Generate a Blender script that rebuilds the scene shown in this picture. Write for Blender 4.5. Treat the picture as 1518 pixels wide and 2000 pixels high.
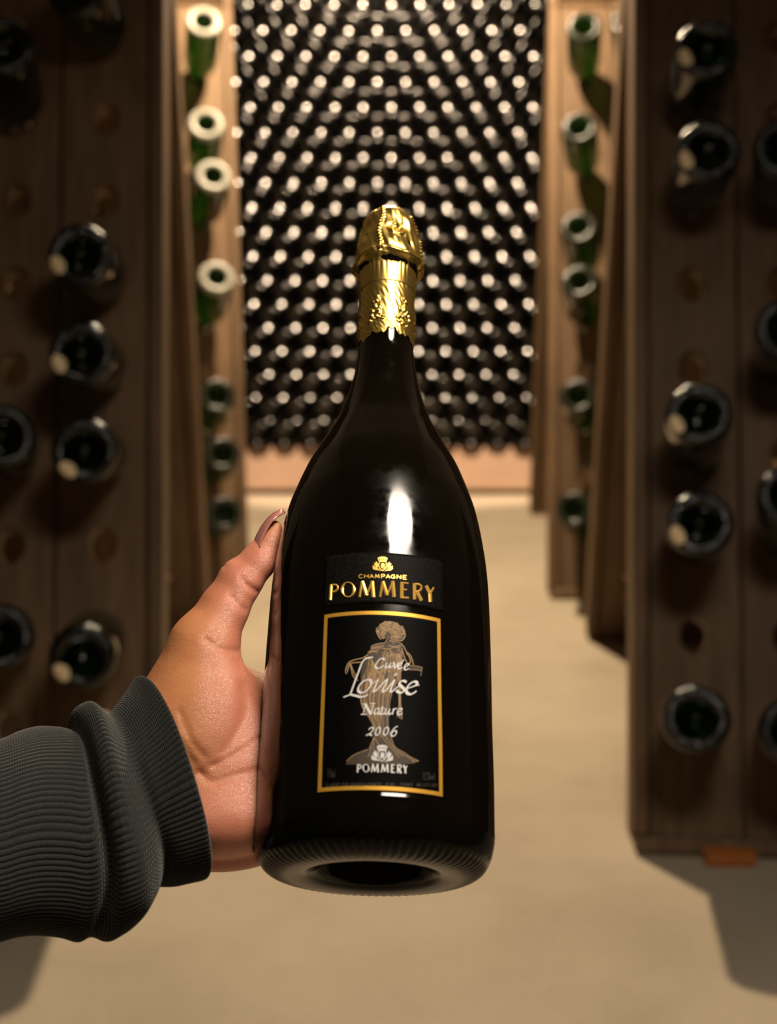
import bpy, math, random
import numpy as np
from mathutils import Matrix, Vector

for o in list(bpy.data.objects):
    bpy.data.objects.remove(o)
S = bpy.context.scene
COL = S.collection
rng = np.random.default_rng(7)
random.seed(7)
R = math.radians

# ------------------------------------------------------------------ camera
FPX = 2600.0                      # focal length in pixels of the 1518x2000 frame
CAMH, PITCH = 0.85, R(11)
cam = bpy.data.cameras.new('camera')
cam_ob = bpy.data.objects.new('camera', cam)
COL.objects.link(cam_ob)
cam_ob.location = (0, 0, CAMH)
cam_ob.rotation_euler = (R(90) - PITCH, 0, 0)
cam.sensor_fit = 'HORIZONTAL'
cam.sensor_width = 24.0
cam.lens = 24.0 * FPX / 1518.0
cam.clip_start = 0.02
cam.dof.use_dof = True
cam.dof.focus_distance = 0.585
cam.dof.aperture_fstop = 6.8
S.camera = cam_ob

# ------------------------------------------------------------------ world, lamps, exposure
S.view_settings.view_transform = 'Standard'
S.view_settings.look = 'None'
S.view_settings.gamma = 1.0
S.view_settings.use_curve_mapping = False
S.view_settings.exposure = 0.0
w = bpy.data.worlds.new('cellar_air')
S.world = w
w.use_nodes = True
w.node_tree.nodes['Background'].inputs[0].default_value = (1.0, 0.75, 0.5, 1)
w.node_tree.nodes['Background'].inputs[1].default_value = 0.0015


def lamp(name, kind, loc, power, color, size):
    d = bpy.data.lights.new(name, kind)
    d.energy = power
    d.color = color
    o = bpy.data.objects.new(name, d)
    COL.objects.link(o)
    o.location = loc
    if kind == 'AREA':
        d.shape = 'DISK'
        d.size = size
    else:
        d.shadow_soft_size = size
    return o, d


# warm bulb over the aisle, and the whiter lamp hanging just above the photographer's hand
aisle_lamp, _ = lamp('aisle_lamp', 'POINT', (-0.02, 3.28, 2.18), 300, (1.0, 0.76, 0.49), 0.05)
stack_boost, _d = lamp('stack_highlight_boost', 'SPOT', (-0.02, 3.28, 2.18), 520, (1.0, 0.72, 0.50), 0.05)  # added at the aisle lamp's place to strengthen highlights on the stacked bottles
_d.spot_size, _d.spot_blend = R(50), 0.2
stack_boost.rotation_euler = (R(90 - 39), 0, 0)
near_lamp, _ = lamp('near_lamp', 'AREA', (0.26, 0.36, 1.50), 12.0, (1.0, 0.86, 0.70), 0.36)


# ------------------------------------------------------------------ frames
FWD = np.array([0, math.cos(PITCH), -math.sin(PITCH)])
UPV = np.array([0, math.sin(PITCH), math.cos(PITCH)])
RGT = np.array([1.0, 0, 0])
CAMP = np.array([0, 0, CAMH])


def c2w(c):
    c = np.asarray(c, float)
    return CAMP + c[..., 0:1] * RGT + c[..., 1:2] * UPV + c[..., 2:3] * FWD


def px2w(px, py, z):
    px, py, z = np.broadcast_arrays(np.asarray(px, float), np.asarray(py, float), np.asarray(z, float))
    return c2w(np.stack([(px - 759) / FPX * z, (1000 - py) / FPX * z, z], -1))


def w2px(p):
    d = np.asarray(p, float) - CAMP
    x, y, z = d @ RGT, d @ UPV, d @ FWD
    return np.array([759 + FPX * x / z, 1000 - FPX * y / z, z])


# ------------------------------------------------------------------ helpers
def tag(o, label=None, cat=None, group=None, kind=None):
    for k, v in (('label', label), ('category', cat), ('group', group), ('kind', kind)):
        if v:
            o[k] = v
    return o


def mesh(name, verts, faces, smooth=False, mats=(), mi=None):
    me = bpy.data.meshes.new(name)
    v = verts.tolist() if isinstance(verts, np.ndarray) else verts
    f = faces.tolist() if isinstance(faces, np.ndarray) else faces
    me.from_pydata(v, [], f)
    for m in mats:
        me.materials.append(m)
    if smooth:
        me.polygons.foreach_set('use_smooth', np.ones(len(me.polygons), bool))
    if mi is not None:
        me.polygons.foreach_set('material_index', np.asarray(mi, np.int32))
    me.update()
    return me


def obj(name, me, parent=None, loc=None, rot=None):
    o = bpy.data.objects.new(name, me)
    COL.objects.link(o)
    if parent:
        o.parent = parent
    if loc is not None:
        o.location = loc
    if rot is not None:
        o.rotation_euler = rot
    return o


def empty(name, mat=None, loc=None, rot=None):
    o = bpy.data.objects.new(name, None)
    COL.objects.link(o)
    o.empty_display_size = 0.05
    if mat is not None:
        o.matrix_world = mat
    if loc is not None:
        o.location = loc
    if rot is not None:
        o.rotation_euler = rot
    return o


def grid_faces(nu, nv, wrap_u=False, flip=False):
    """faces for a grid of nv rows of nu verts."""
    a = np.arange(nv - 1)[:, None] * nu
    iu = np.arange(nu if wrap_u else nu - 1)[None, :]
    i2 = (iu + 1) % nu
    q = np.stack([a + iu, a + i2, a + nu + i2, a + nu + iu], -1).reshape(-1, 4)
    return q[:, ::-1] if flip else q


def box(x0, x1, y0, y1, z0, z1, bev=0.0):
    """box with its twelve edges bevelled, as (verts, faces)."""
    if bev <= 0:
        v = [(x, y, z) for x in (x0, x1) for y in (y0, y1) for z in (z0, z1)]
        f = [(0, 1, 3, 2), (4, 6, 7, 5), (0, 4, 5, 1), (2, 3, 7, 6), (0, 2, 6, 4), (1, 5, 7, 3)]
        return v, f
    import bmesh
    bm = bmesh.new()
    v, f = box(x0, x1, y0, y1, z0, z1)
    vs = [bm.verts.new(p) for p in v]
    for q in f:
        bm.faces.new([vs[i] for i in q])
    bmesh.ops.bevel(bm, geom=list(bm.edges), offset=bev, segments=2, affect='EDGES', profile=0.5)
    bm.verts.index_update()
    out = [tuple(p.co) for p in bm.verts], [tuple(x.index for x in q.verts) for q in bm.faces]
    bm.free()
    return out


def lathe(profile, n, closed_ends=True):
    """profile [(r, z)] -> verts, faces"""
    p = np.array(profile, float)
    th = np.linspace(0, 2 * math.pi, n, endpoint=False)
    v = np.stack([p[:, 0:1] * np.cos(th), p[:, 0:1] * np.sin(th), np.repeat(p[:, 1:2], n, 1)], -1).reshape(-1, 3)
    return v, grid_faces(n, len(p), True)


# ------------------------------------------------------------------ materials
def new_mat(name):
    m = bpy.data.materials.new(name)
    m.use_nodes = True
    nt = m.node_tree
    b = nt.nodes['Principled BSDF']
    return m, nt, b


def simple(name, col, rough=0.5, metal=0.0, spec=0.5, **kw):
    m, nt, b = new_mat(name)
    b.inputs['Base Color'].default_value = (*col, 1)
    b.inputs['Roughness'].default_value = rough
    b.inputs['Metallic'].default_value = metal
    b.inputs['Specular IOR Level'].default_value = spec
    for k, v in kw.items():
        b.inputs[k.replace('_', ' ')].default_value = v
    return m


def N(nt, kind, **kw):
    n = nt.nodes.new(kind)
    for k, v in kw.items():
        if k in n.inputs:
            n.inputs[k].default_value = v
        else:
            setattr(n, k, v)
    return n


def ramp(nt, stops):
    r = nt.nodes.new('ShaderNodeValToRGB')
    e = r.color_ramp.elements
    while len(e) < len(stops):
        e.new(0.5)
    for q, (p, c) in zip(e, stops):
        q.position = p
        q.color = (*c, 1)
    return r


def wood(name, dark, mid, light, grain=(26, 26, 2.2), rough=0.62, obj_rand=True):
    m, nt, b = new_mat(name)
    tc = N(nt, 'ShaderNodeTexCoord')
    mp = N(nt, 'ShaderNodeMapping')
    mp.inputs['Scale'].default_value = grain
    nt.links.new(tc.outputs['Object'], mp.inputs[0])
    n1 = N(nt, 'ShaderNodeTexNoise', Scale=2.2, Detail=6.0, Roughness=0.65, Distortion=0.8)
    nt.links.new(mp.outputs[0], n1.inputs['Vector'])
    n2 = N(nt, 'ShaderNodeTexNoise', Scale=3.2, Detail=4.0)
    nt.links.new(tc.outputs['Object'], n2.inputs['Vector'])
    mx = N(nt, 'ShaderNodeMix', data_type='FLOAT')
    mx.inputs[0].default_value = 0.45
    nt.links.new(n1.outputs[0], mx.inputs[2])
    nt.links.new(n2.outputs[0], mx.inputs[3])
    r = ramp(nt, [(0.32, dark), (0.5, mid), (0.68, light)])
    nt.links.new(mx.outputs[0], r.inputs[0])
    last = r.outputs[0]
    if obj_rand:
        oi = N(nt, 'ShaderNodeObjectInfo')
        hs = N(nt, 'ShaderNodeHueSaturation')
        ma = N(nt, 'ShaderNodeMath', operation='MULTIPLY_ADD')
        ma.inputs[1].default_value = 0.35
        ma.inputs[2].default_value = 0.82
        nt.links.new(oi.outputs['Random'], ma.inputs[0])
        nt.links.new(ma.outputs[0], hs.inputs['Value'])
        nt.links.new(last, hs.inputs['Color'])
        last = hs.outputs[0]
    nt.links.new(last, b.inputs['Base Color'])
    b.inputs['Roughness'].default_value = rough
    b.inputs['Specular IOR Level'].default_value = 0.3
    bp = N(nt, 'ShaderNodeBump', Strength=0.25, Distance=0.003)
    nt.links.new(n1.outputs[0], bp.inputs['Height'])
    nt.links.new(bp.outputs[0], b.inputs['Normal'])
    return m


M = {}
M['wood'] = wood('weathered_oak', (0.072, 0.040, 0.018), (0.150, 0.090, 0.047), (0.225, 0.145, 0.082))
M['beam'] = wood('pale_beam', (0.27, 0.18, 0.125), (0.34, 0.23, 0.165), (0.38, 0.265, 0.19), grain=(1.5, 20, 20), obj_rand=False)
M['orange_wood'] = simple('orange_wood', (0.42, 0.13, 0.02), 0.6)


def floor_mat():
    m, nt, b = new_mat('cellar_floor')
    tc = N(nt, 'ShaderNodeTexCoord')
    n1 = N(nt, 'ShaderNodeTexNoise', Scale=2.4, Detail=7.0, Roughness=0.6)
    n2 = N(nt, 'ShaderNodeTexNoise', Scale=160.0, Detail=3.0)
    nt.links.new(tc.outputs['Object'], n1.inputs['Vector'])
    nt.links.new(tc.outputs['Object'], n2.inputs['Vector'])
    r = ramp(nt, [(0.3, (0.36, 0.30, 0.225)), (0.5, (0.44, 0.375, 0.285)), (0.7, (0.50, 0.43, 0.33))])
    nt.links.new(n1.outputs[0], r.inputs[0])
    mx = N(nt, 'ShaderNodeMix', data_type='RGBA', blend_type='MULTIPLY')
    mx.inputs[0].default_value = 0.35
    nt.links.new(r.outputs[0], mx.inputs[6])
    r2 = ramp(nt, [(0.25, (0.6, 0.6, 0.6)), (0.75, (1.0, 1.0, 1.0))])
    nt.links.new(n2.outputs[0], r2.inputs[0])
    nt.links.new(r2.outputs[0], mx.inputs[7])
    nt.links.new(mx.outputs[2], b.inputs['Base Color'])
    b.inputs['Roughness'].default_value = 0.75
    b.inputs['Specular IOR Level'].default_value = 0.25
    bp = N(nt, 'ShaderNodeBump', Strength=0.15, Distance=0.002)
    nt.links.new(n2.outputs[0], bp.inputs['Height'])
    nt.links.new(bp.outputs[0], b.inputs['Normal'])
    return m


M['floor'] = floor_mat()


def stone(name, a, c):
    m, nt, b = new_mat(name)
    tc = N(nt, 'ShaderNodeTexCoord')
    n1 = N(nt, 'ShaderNodeTexNoise', Scale=3.0, Detail=8.0)
    nt.links.new(tc.outputs['Object'], n1.inputs['Vector'])
    r = ramp(nt, [(0.3, a), (0.7, c)])
    nt.links.new(n1.outputs[0], r.inputs[0])
    nt.links.new(r.outputs[0], b.inputs['Base Color'])
    b.inputs['Roughness'].default_value = 0.9
    bp = N(nt, 'ShaderNodeBump', Strength=0.5, Distance=0.02)
    nt.links.new(n1.outputs[0], bp.inputs['Height'])
    nt.links.new(bp.outputs[0], b.inputs['Normal'])
    return m


M['stone'] = stone('cellar_stone', (0.012, 0.010, 0.008), (0.03, 0.024, 0.018))


def glass_mat(name, col, rough, trans, bump=0.0):
    m, nt, b = new_mat(name)
    b.inputs['Base Color'].default_value = (*col, 1)
    b.inputs['Roughness'].default_value = rough
    b.inputs['Transmission Weight'].default_value = trans
    b.inputs['IOR'].default_value = 1.5
    if bump:
        tc = N(nt, 'ShaderNodeTexCoord')
        v = N(nt, 'ShaderNodeTexVoronoi', Scale=420.0)
        nt.links.new(tc.outputs['Object'], v.inputs['Vector'])
        bp = N(nt, 'ShaderNodeBump', Strength=bump, Distance=0.001)
        nt.links.new(v.outputs[0], bp.inputs['Height'])
        nt.links.new(bp.outputs[0], b.inputs['Normal'])
    return m


M['green'] = glass_mat('green_glass', (0.012, 0.075, 0.005), 0.05, 0.9)
M['green_ring'] = glass_mat('green_glass_heel', (0.022, 0.026, 0.018), 0.18, 0.0, 0.5)
M['painted_glint_ring'] = glass_mat('painted_glint_heel', (0.34, 0.34, 0.29), 0.25, 0.0, 0.4)  # lamp glint on the heel painted in as a pale diffuse colour
M['stack_glass'] = glass_mat('stack_glass', (0.0, 0.0, 0.0), 0.145, 0.0)
M['stack_heel'] = glass_mat('stack_heel', (0.0, 0.0, 0.0), 0.16, 0.0)
for _k in ('stack_glass', 'stack_heel'):
    M[_k].node_tree.nodes['Principled BSDF'].inputs['IOR'].default_value = 1.6
M['stack_heel'].node_tree.nodes['Principled BSDF'].inputs['Specular IOR Level'].default_value = 0.28
M['black_glass'] = glass_mat('black_glass', (0.0035, 0.0022, 0.0011), 0.06, 0.0)
_m = M['black_glass']
_nt, _b = _m.node_tree, _m.node_tree.nodes['Principled BSDF']
_tc = N(_nt, 'ShaderNodeTexCoord')
_n = N(_nt, 'ShaderNodeTexNoise', Scale=55.0, Detail=5.0, Roughness=0.6)
_nt.links.new(_tc.outputs['Object'], _n.inputs['Vector'])
_r = ramp(_nt, [(0.42, (0.045, 0.045, 0.045)), (0.62, (0.17, 0.17, 0.17))])
_nt.links.new(_n.outputs[0], _r.inputs[0])
_nt.links.new(_r.outputs[0], _b.inputs['Roughness'])
_n2 = N(_nt, 'ShaderNodeTexNoise', Scale=38.0, Detail=2.0)
_nt.links.new(_tc.outputs['Object'], _n2.inputs['Vector'])
_bp = N(_nt, 'ShaderNodeBump', Strength=0.22, Distance=0.0016)
_nt.links.new(_n2.outputs[0], _bp.inputs['Height'])
_nt.links.new(_bp.outputs[0], _b.inputs['Normal'])
M['black_heel'] = glass_mat('black_heel', (0.003, 0.003, 0.002), 0.15, 0.0)
M['shaded_glass'] = glass_mat('shaded_green_glass', (0.004, 0.022, 0.003), 0.05, 0.9)  # same green glass, its colour darkened to paint in the near racks' shade
M['shaded_ring'] = glass_mat('shaded_green_heel', (0.004, 0.005, 0.004), 0.15, 0.0, 0.6)
M['black_heel'].node_tree.nodes['Principled BSDF'].inputs['Specular IOR Level'].default_value = 0.2
M['crown'] = simple('crown_cap_metal', (0.55, 0.5, 0.42), 0.35, 1.0)
M['paint'] = simple('cream_paint', (0.85, 0.66, 0.40), 0.7)


# ------------------------------------------------------------------ room shell
def plane_box(name, *b, mat):
    v, f = box(*b)
    o = obj(name, mesh(name, v, f, mats=[mat]))
    tag(o, kind='structure')
    return o


plane_box('floor', -1.7, 1.7, -1.2, 5.3, -0.1, 0.0, mat=M['floor'])
plane_box('ceiling', -1.7, 1.7, -1.2, 5.3, 2.75, 2.85, mat=M['stone'])
plane_box('wall_left', -1.7, -1.55, -1.2, 5.3, 0.0, 2.75, mat=M['stone'])
plane_box('wall_right', 1.55, 1.7, -1.2, 5.3, 0.0, 2.75, mat=M['stone'])
plane_box('wall_back', -1.55, 1.55, 5.08, 5.3, 0.0, 2.75, mat=M['stone'])
plane_box('wall_front', -1.55, 1.55, -1.2, -1.05, 0.0, 2.75, mat=M['stone'])

# ------------------------------------------------------------------ stack of bottles at the end of the aisle
STK_Y, STK_PITCH, STK_R = 4.64, 0.0925, 0.0461
STK_Z0 = 0.223
BEAM_TOP = STK_Z0 - STK_R
bv, bf = box(-1.35, 1.35, 4.672, 5.06, 0.022, BEAM_TOP, 0.006)
beam = empty('bottle_beam', loc=(0, 4.70, 0))
tag(beam, 'long pale brown beam lying on the floor under the stacked bottles', 'beam')
bo = obj('beam_board', mesh('beam_board', [(x, y - 4.70, z) for x, y, z in bv], bf, mats=[M['beam']]), beam)
fv, ff = box(-1.33, 1.33, 0.02, 0.34, 0.0, 0.022)
obj('beam_foot', mesh('beam_foot', fv, ff, mats=[M['wood']]), beam)

# base of the bottle points to -Y (local -Y axis is the base side); axis along +Y
stk_prof = [(0.0, 0.01137), (0.006, 0.01106), (0.012, 0.01012), (0.018, 0.00851), (0.024, 0.00617), (0.029, 0.0036), (0.0340, 0.0003), (0.0365, 0.0), (0.040, 0.0010),
            (0.0432, 0.0036), (0.0452, 0.0080), (STK_R, 0.014), (STK_R, 0.17), (0.040, 0.20), (0.026, 0.235), (0.0165, 0.265), (0.0145, 0.30), (0.0145, 0.315), (0.0, 0.316)]
v, f = lathe(stk_prof, 36)
v = np.stack([v[:, 0], v[:, 2], v[:, 1]], -1)
mi = np.zeros(len(f), int)
mi[6 * 36:11 * 36] = 1
stk_me = mesh('stacked_bottle', v, f, True, [M['stack_glass'], M['stack_heel']], mi)
ORD = ['zeroth', 'first', 'second', 'third', 'fourth', 'fifth', 'sixth', 'seventh', 'eighth', 'ninth', 'tenth', 'eleventh', 'twelfth', 'thirteenth',
       'fourteenth', 'fifteenth', 'sixteenth', 'seventeenth', 'eighteenth', 'nineteenth', 'twentieth', 'twenty-first']
X_FIRST = -0.4535
rows_px = []
for r in range(20):
    z = STK_Z0 + r * STK_PITCH * math.sqrt(3) / 2
    row = []
    for k in range(-2, 13):
        x = X_FIRST + k * STK_PITCH - (STK_PITCH / 2 if r % 2 else 0)
        if abs(x + 0.03) > 0.66:
            continue
        p = w2px((x, STK_Y, z))
        row.append((x, z, p[0], p[1]))
    le = np.interp(row[0][3], [0, 1050], [440, 476])
    ri = np.interp(row[0][3], [0, 1050], [1076, 1068])
    vis = [q for q in row if le - 16 < q[2] < ri + 16]
    for q in row:
        o = obj('stacked_bottle', stk_me, loc=(q[0], STK_Y + rng.normal(0, 0.0035), q[1]),
                rot=(rng.normal(0, 0.005), rng.uniform(0, 6.28), rng.normal(0, 0.005)))
        base = 'dark bottle end in the stack, ' + ORD[r + 1] + ' row above the beam, '
        if q in vis:
            i = vis.index(q)
            if i < len(vis) / 2:
                lab = base + ORD[i + 1] + ' from left rack'
            else:
                lab = base + ORD[len(vis) - i] + ' from right rack'
        elif q[2] < 700:
            j = [a for a in row if a[2] <= le - 16][::-1].index(q)
            lab = base + ORD[j + 1] + ' hidden behind left rack'
        else:
            j = [a for a in row if a[2] >= ri + 16].index(q)
            lab = base + ORD[j + 1] + ' hidden behind right rack'
        tag(o, lab, 'bottle', 'bottles stacked on their sides across the aisle end')

# ------------------------------------------------------------------ riddling racks
LEAN = R(20)
LEAF = 1.60
PW = 0.135
THK = 0.045
NROW, NPL = 10, 5
S0, DS = 0.155, 0.135
HOLE_A, HOLE_B = 0.021, 0.026      # half width, half height of a bored hole
BACK = 1.14


def plank_mesh():
    """one plank (local x 0..PW, z 0..LEAF along the plank, y 0..THK) with ten bored holes"""
    V, F = [], []
    nseg = 20
    zs = [0.0] + [S0 + DS * k - DS / 2 for k in range(NROW)] + [S0 + DS * (NROW - 1) + DS / 2, LEAF]
    g = 0.0022                                    # joint between planks

    def quad(*ids):
        F.append(tuple(ids))
    # outline points of a cell in the same angular order as the hole ring
    for k in range(NROW):
        zc = S0 + DS * k
        z0, z1 = zs[k + 1], zs[k + 2]
        xc = PW / 2
        ring, outer = [], []
        for i in range(nseg):
            a = 2 * math.pi * (i + 0.5) / nseg
            ca, sa = math.cos(a), math.sin(a)
            ring.append((xc + HOLE_A * ca, zc + HOLE_B * sa))
            hx, hz = PW / 2 - g, DS / 2
            t = min(hx / abs(ca) if abs(ca) > 1e-6 else 1e9, hz / abs(sa) if abs(sa) > 1e-6 else 1e9)
            outer.append((xc + t * ca, zc + t * sa))
        base = len(V)
        ch = 0.004
        for (x, z) in outer: V.append((x, 0, z))
        for (x, z) in ring: V.append((xc + (x - xc) * 1.14, 0, zc + (z - zc) * 1.14))
        for (x, z) in ring: V.append((x, ch, z))
        for (x, z) in ring: V.append((x, THK, z))
        for (x, z) in outer: V.append((x, THK, z))
        for lay in range(4):
            for i in range(nseg):
                j = (i + 1) % nseg
                quad(base + lay * nseg + i, base + lay * nseg + j, base + (lay + 1) * nseg + j, base + (lay + 1) * nseg + i)
        # corner triangles of the cell on both faces
        for lay, y in ((0, 0.0), (4, THK)):
            for cx, cz in ((1, 1), (-1, 1), (-1, -1), (1, -1)):
                a = math.atan2(cz * DS / 2, cx * (PW / 2 - g)) % (2 * math.pi)
                i = int(a / (2 * math.pi) * nseg - 0.5) % nseg
                V.append((xc + cx * (PW / 2 - g), y, zc + cz * DS / 2))
                F.append((base + lay * nseg + i, base + lay * nseg + (i + 1) % nseg, len(V) - 1))
    for z0, z1 in ((0, S0 - DS / 2), (S0 + DS * (NROW - 1) + DS / 2, LEAF)):
        v, f = box(g, PW - g, 0, THK, z0, z1)
        b = len(V)
        V += v
        F += [tuple(b + i for i in q) for q in f]
    for x in (g, PW - g):
        b = len(V)
        V += [(x, 0, 0), (x, THK, 0), (x, THK, LEAF), (x, 0, LEAF)]
        F.append((b, b + 1, b + 2, b + 3))
    return mesh('plank', V, F, mats=[M['wood']])


PLANK = plank_mesh()
v, f = box(-0.024, -0.0005, -0.008, THK + 0.040, 0, LEAF, 0.006)
STILE = mesh('edge_stile', v, f, mats=[M['wood']])
v, f = box(-0.02, NPL * PW + 0.02, -0.012, THK + 0.004, -0.024, -0.0005, 0.004)
SOLE = mesh('foot_rail', v, f, mats=[M['wood']])
v, f = box(-0.015, NPL * PW + 0.015, -0.03, 0.03, 0, 0.03, 0.006)
RIDGE = mesh('ridge_board', v, f, mats=[M['wood']])


class Rack:
    def __init__(self, side, foot, yaw, label):
        self.side = side
        self.e = empty('riddling_rack', loc=(foot[0], foot[1], 0), rot=(0, 0, yaw))
        tag(self.e, label, 'wine rack', 'wooden riddling racks along the aisle')
        self.mw = Matrix.Translation((foot[0], foot[1], 0)) @ Matrix.Rotation(yaw, 4, 'Z')
        for leaf in (0, 1):
            if leaf == 0:
                base = Matrix.Rotation(-LEAN, 4, 'X')
            else:
                base = Matrix.Translation((0, BACK, 0)) @ Matrix.Rotation(LEAN, 4, 'X') @ Matrix.Translation((0, -THK, 0))
            base = base @ Matrix.Translation((0, 0, 0.026))
            for k in range(NPL):
                x = k * PW if side > 0 else -(k + 1) * PW
                o = obj('plank', PLANK, self.e)
                o.matrix_local = base @ Matrix.Translation((x, random.uniform(-0.0015, 0.0015), 0))
            fl = Matrix.Identity(4) if side > 0 else Matrix.Diagonal((-1, 1, 1, 1))
            for me, nm in ((STILE, 'edge_stile'), (SOLE, 'foot_rail')):
                o = obj(nm, me, self.e)
                o.matrix_local = base @ fl
        o = obj('ridge_board', RIDGE, self.e)
        top = LEAF * math.cos(LEAN) + 0.03
        o.matrix_local = Matrix.Translation((0, BACK / 2, top)) @ fl

    def hole(self, row, col):
        x = (col + 0.5) * PW * self.side
        s = S0 + DS * row + 0.026
        p = Vector((x, s * math.sin(LEAN) + THK * 0.3 * math.cos(LEAN), s * math.cos(LEAN)))
        return np.array(self.mw @ p)


racks = {
    'nl': Rack(-1, (-0.350, 1.79), R(4.0), 'dark brown riddling rack left of the aisle, behind the hand and grey sleeve'),
    'nr': Rack(1, (0.376, 1.79), R(-4.8), 'dark brown riddling rack right of the aisle, its foot nearest the viewer'),
    'fl': Rack(-1, (-0.370, 3.23), R(8.0), 'lit brown riddling rack with bright green bottles, left of the bottle wall'),
    'fr': Rack(1, (0.425, 3.23), R(-3.5), 'lit brown riddling rack of dim bottles, right of the bottle wall'),
}
# small orange wedge under the near right rack
wx = px2w(1420, 1682, 1.905)
v, f = box(-0.036, 0.036, -0.02, 0.02, 0.0, 0.018, 0.004)
o = obj('wooden_wedge', mesh('wooden_wedge', v, f, mats=[M['orange_wood']]), loc=(wx[0], 1.765, 0.0))
tag(o, 'small orange wooden wedge on the floor under the right rack foot', 'wedge')

# bottle set in a rack: local +Z runs from neck to base; local origin at the base centre
rb_prof = [(0.0, -0.030), (0.008, -0.028), (0.016, -0.020), (0.022, -0.009), (0.0262, -0.003), (0.030, -0.0006), (0.034, 0.0), (0.0385, -0.0008),
           (0.0420, -0.0032), (0.0440, -0.0075), (0.0447, -0.013), (0.0447, -0.150), (0.0435, -0.165), (0.0380, -0.185), (0.0300, -0.203),
           (0.0225, -0.222), (0.0180, -0.240), (0.0160, -0.258), (0.0148, -0.28), (0.0145, -0.296), (0.0165, -0.2965), (0.0165, -0.302), (0.0, -0.302)]
v, f = lathe(rb_prof, 48)
mi = np.zeros(len(f), int)
mi[4 * 48:10 * 48] = 1
RB_BODY = mesh('glass_body', v, f[:, ::-1], True, [M['green'], M['green_ring']], mi)
RB_GLINT = RB_BODY.copy()
RB_GLINT.name = 'glass_body_glint'
RB_GLINT.materials[1] = M['painted_glint_ring']  # copy whose heel carries the painted glint
RB_SHADED = RB_BODY.copy()
RB_SHADED.name = 'glass_body_shaded'
RB_SHADED.materials[0] = M['shaded_glass']
RB_SHADED.materials[1] = M['shaded_ring']  # copy with the shade put into glass and heel colours
v, f = lathe([(0.0, -0.309), (0.0165, -0.309), (0.0172, -0.306), (0.0172, -0.2995), (0.0168, -0.2985)], 24)
RB_CAP = mesh('crown_cap', v, f, True, [M['crown']])
# brushed paint stroke on the heel ring and a little of the punt, built on the base surface
pp = []
na, nr_ = 10, 7
prof_r = [p[0] for p in rb_prof[:11]]
prof_z = [p[1] for p in rb_prof[:11]]
for i in range(nr_):
    rr = 0.0235 + (0.0425 - 0.0235) * i / (nr_ - 1)
    for j in range(na):
        aa = (j / (na - 1) - 0.5) * 0.78 * math.sqrt(max(0.12, 1 - (2 * i / (nr_ - 1) - 1) ** 2))
        pp.append((rr * math.cos(aa), rr * math.sin(aa), np.interp(rr, prof_r, prof_z) + 0.0004))
RB_MARK = mesh('paint_mark', pp, grid_faces(na, nr_), True, [M['paint']])
GRIP = 0.236                         # distance from base to the hole along the bottle


def solve_bottle(H, target):
    """direction from hole to base so that the base centre is seen at the target pixel"""
    best = None
    a, b = R(25), 0.0
    for it in range(60):
        def pos(a, b):
            d = np.array([math.sin(b) * math.cos(a), -math.cos(b) * math.cos(a), math.sin(a)])
            return H + GRIP * d, d
        p, d = pos(a, b)
        e = w2px(p)[:2] - np.array(target)
        J = np.zeros((2, 2))
        h = 1e-4
        J[:, 0] = (w2px(pos(a + h, b)[0])[:2] - w2px(p)[:2]) / h
        J[:, 1] = (w2px(pos(a, b + h)[0])[:2] - w2px(p)[:2]) / h
        s = np.linalg.lstsq(J, -e, rcond=None)[0]
        s = np.clip(s, -0.15, 0.15)
        a, b = a + s[0], b + s[1]
        a = min(max(a, R(4)), R(62))
        b = min(max(b, R(-16)), R(16))
    p, d = pos(a, b)
    return p, d, a, b


def rack_bottle(rack, row, col, target, label, group, mark=None):
    H = racks[rack].hole(row, col)
    p, d, a, b = solve_bottle(H, target)
    q = Vector(d).to_track_quat('Z', 'Y')
    m = Matrix.Translation(Vector(p)) @ q.to_matrix().to_4x4()
    e = empty('riddling_bottle', mat=m)
    tag(e, label, 'bottle', group)
    obj('glass_body', RB_SHADED if rack in ('nl', 'nr') else RB_GLINT if rack == 'fl' and col == 0 and row > 3 else RB_BODY, e)
    obj('crown_cap', RB_CAP, e)
    if mark is not None:
        # mark angle given on the picture (0 = right, counter-clockwise): choose spin so that it shows there
        loc = m.to_3x3()
        cands = []
        for k in range(72):
            s = 2 * math.pi * k / 72
            wp = np.array(m @ Vector((0.034 * math.cos(s), 0.034 * math.sin(s), 0)))
            dd = w2px(wp)[:2] - w2px(p)[:2]
            ang = math.atan2(-dd[1], dd[0])
            cands.append((abs((ang - mark + math.pi) % (2 * math.pi) - math.pi), s))
        s = min(cands)[1]
        o = obj('paint_mark', RB_MARK, e, rot=(0, 0, s))
        o['label'] = 'cream paint mark'
    return a, b


G1 = 'bottles in the left rack behind the hand'
G2 = 'bottles in the right rack nearest the viewer'
G3 = 'bottles in the left rack beside the bottle wall'
G4 = 'bottles in the right rack beside the bottle wall'
nl = [
    (8, 0, (146, -28), 'black bottle cut by the top of the photo, inner column of the left rack', None),
    (5, 0, (155, 497), 'dark marked bottle topmost of three close above the hand, left rack', 205),
    (4, 0, (158, 690), 'dark marked bottle middle of three close above the hand, left rack', 205),
    (3, 0, (163, 880), 'dark marked bottle lowest of three close above the hand, left rack', 232),
    (1, 0, (160, 1285), 'dark marked bottle alone just above the grey cuff, left rack', 215),
    (7, 1, (5, 85), 'black bottle high at the photo edge, outer column of the left rack', None),
    (3, 1, (2, 852), 'black bottle halfway down the photo edge, outer column of the left rack', None),
    (1, 1, (-4, 1245), 'black bottle at the photo edge level with the thumb base, left rack', None),
]
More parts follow.
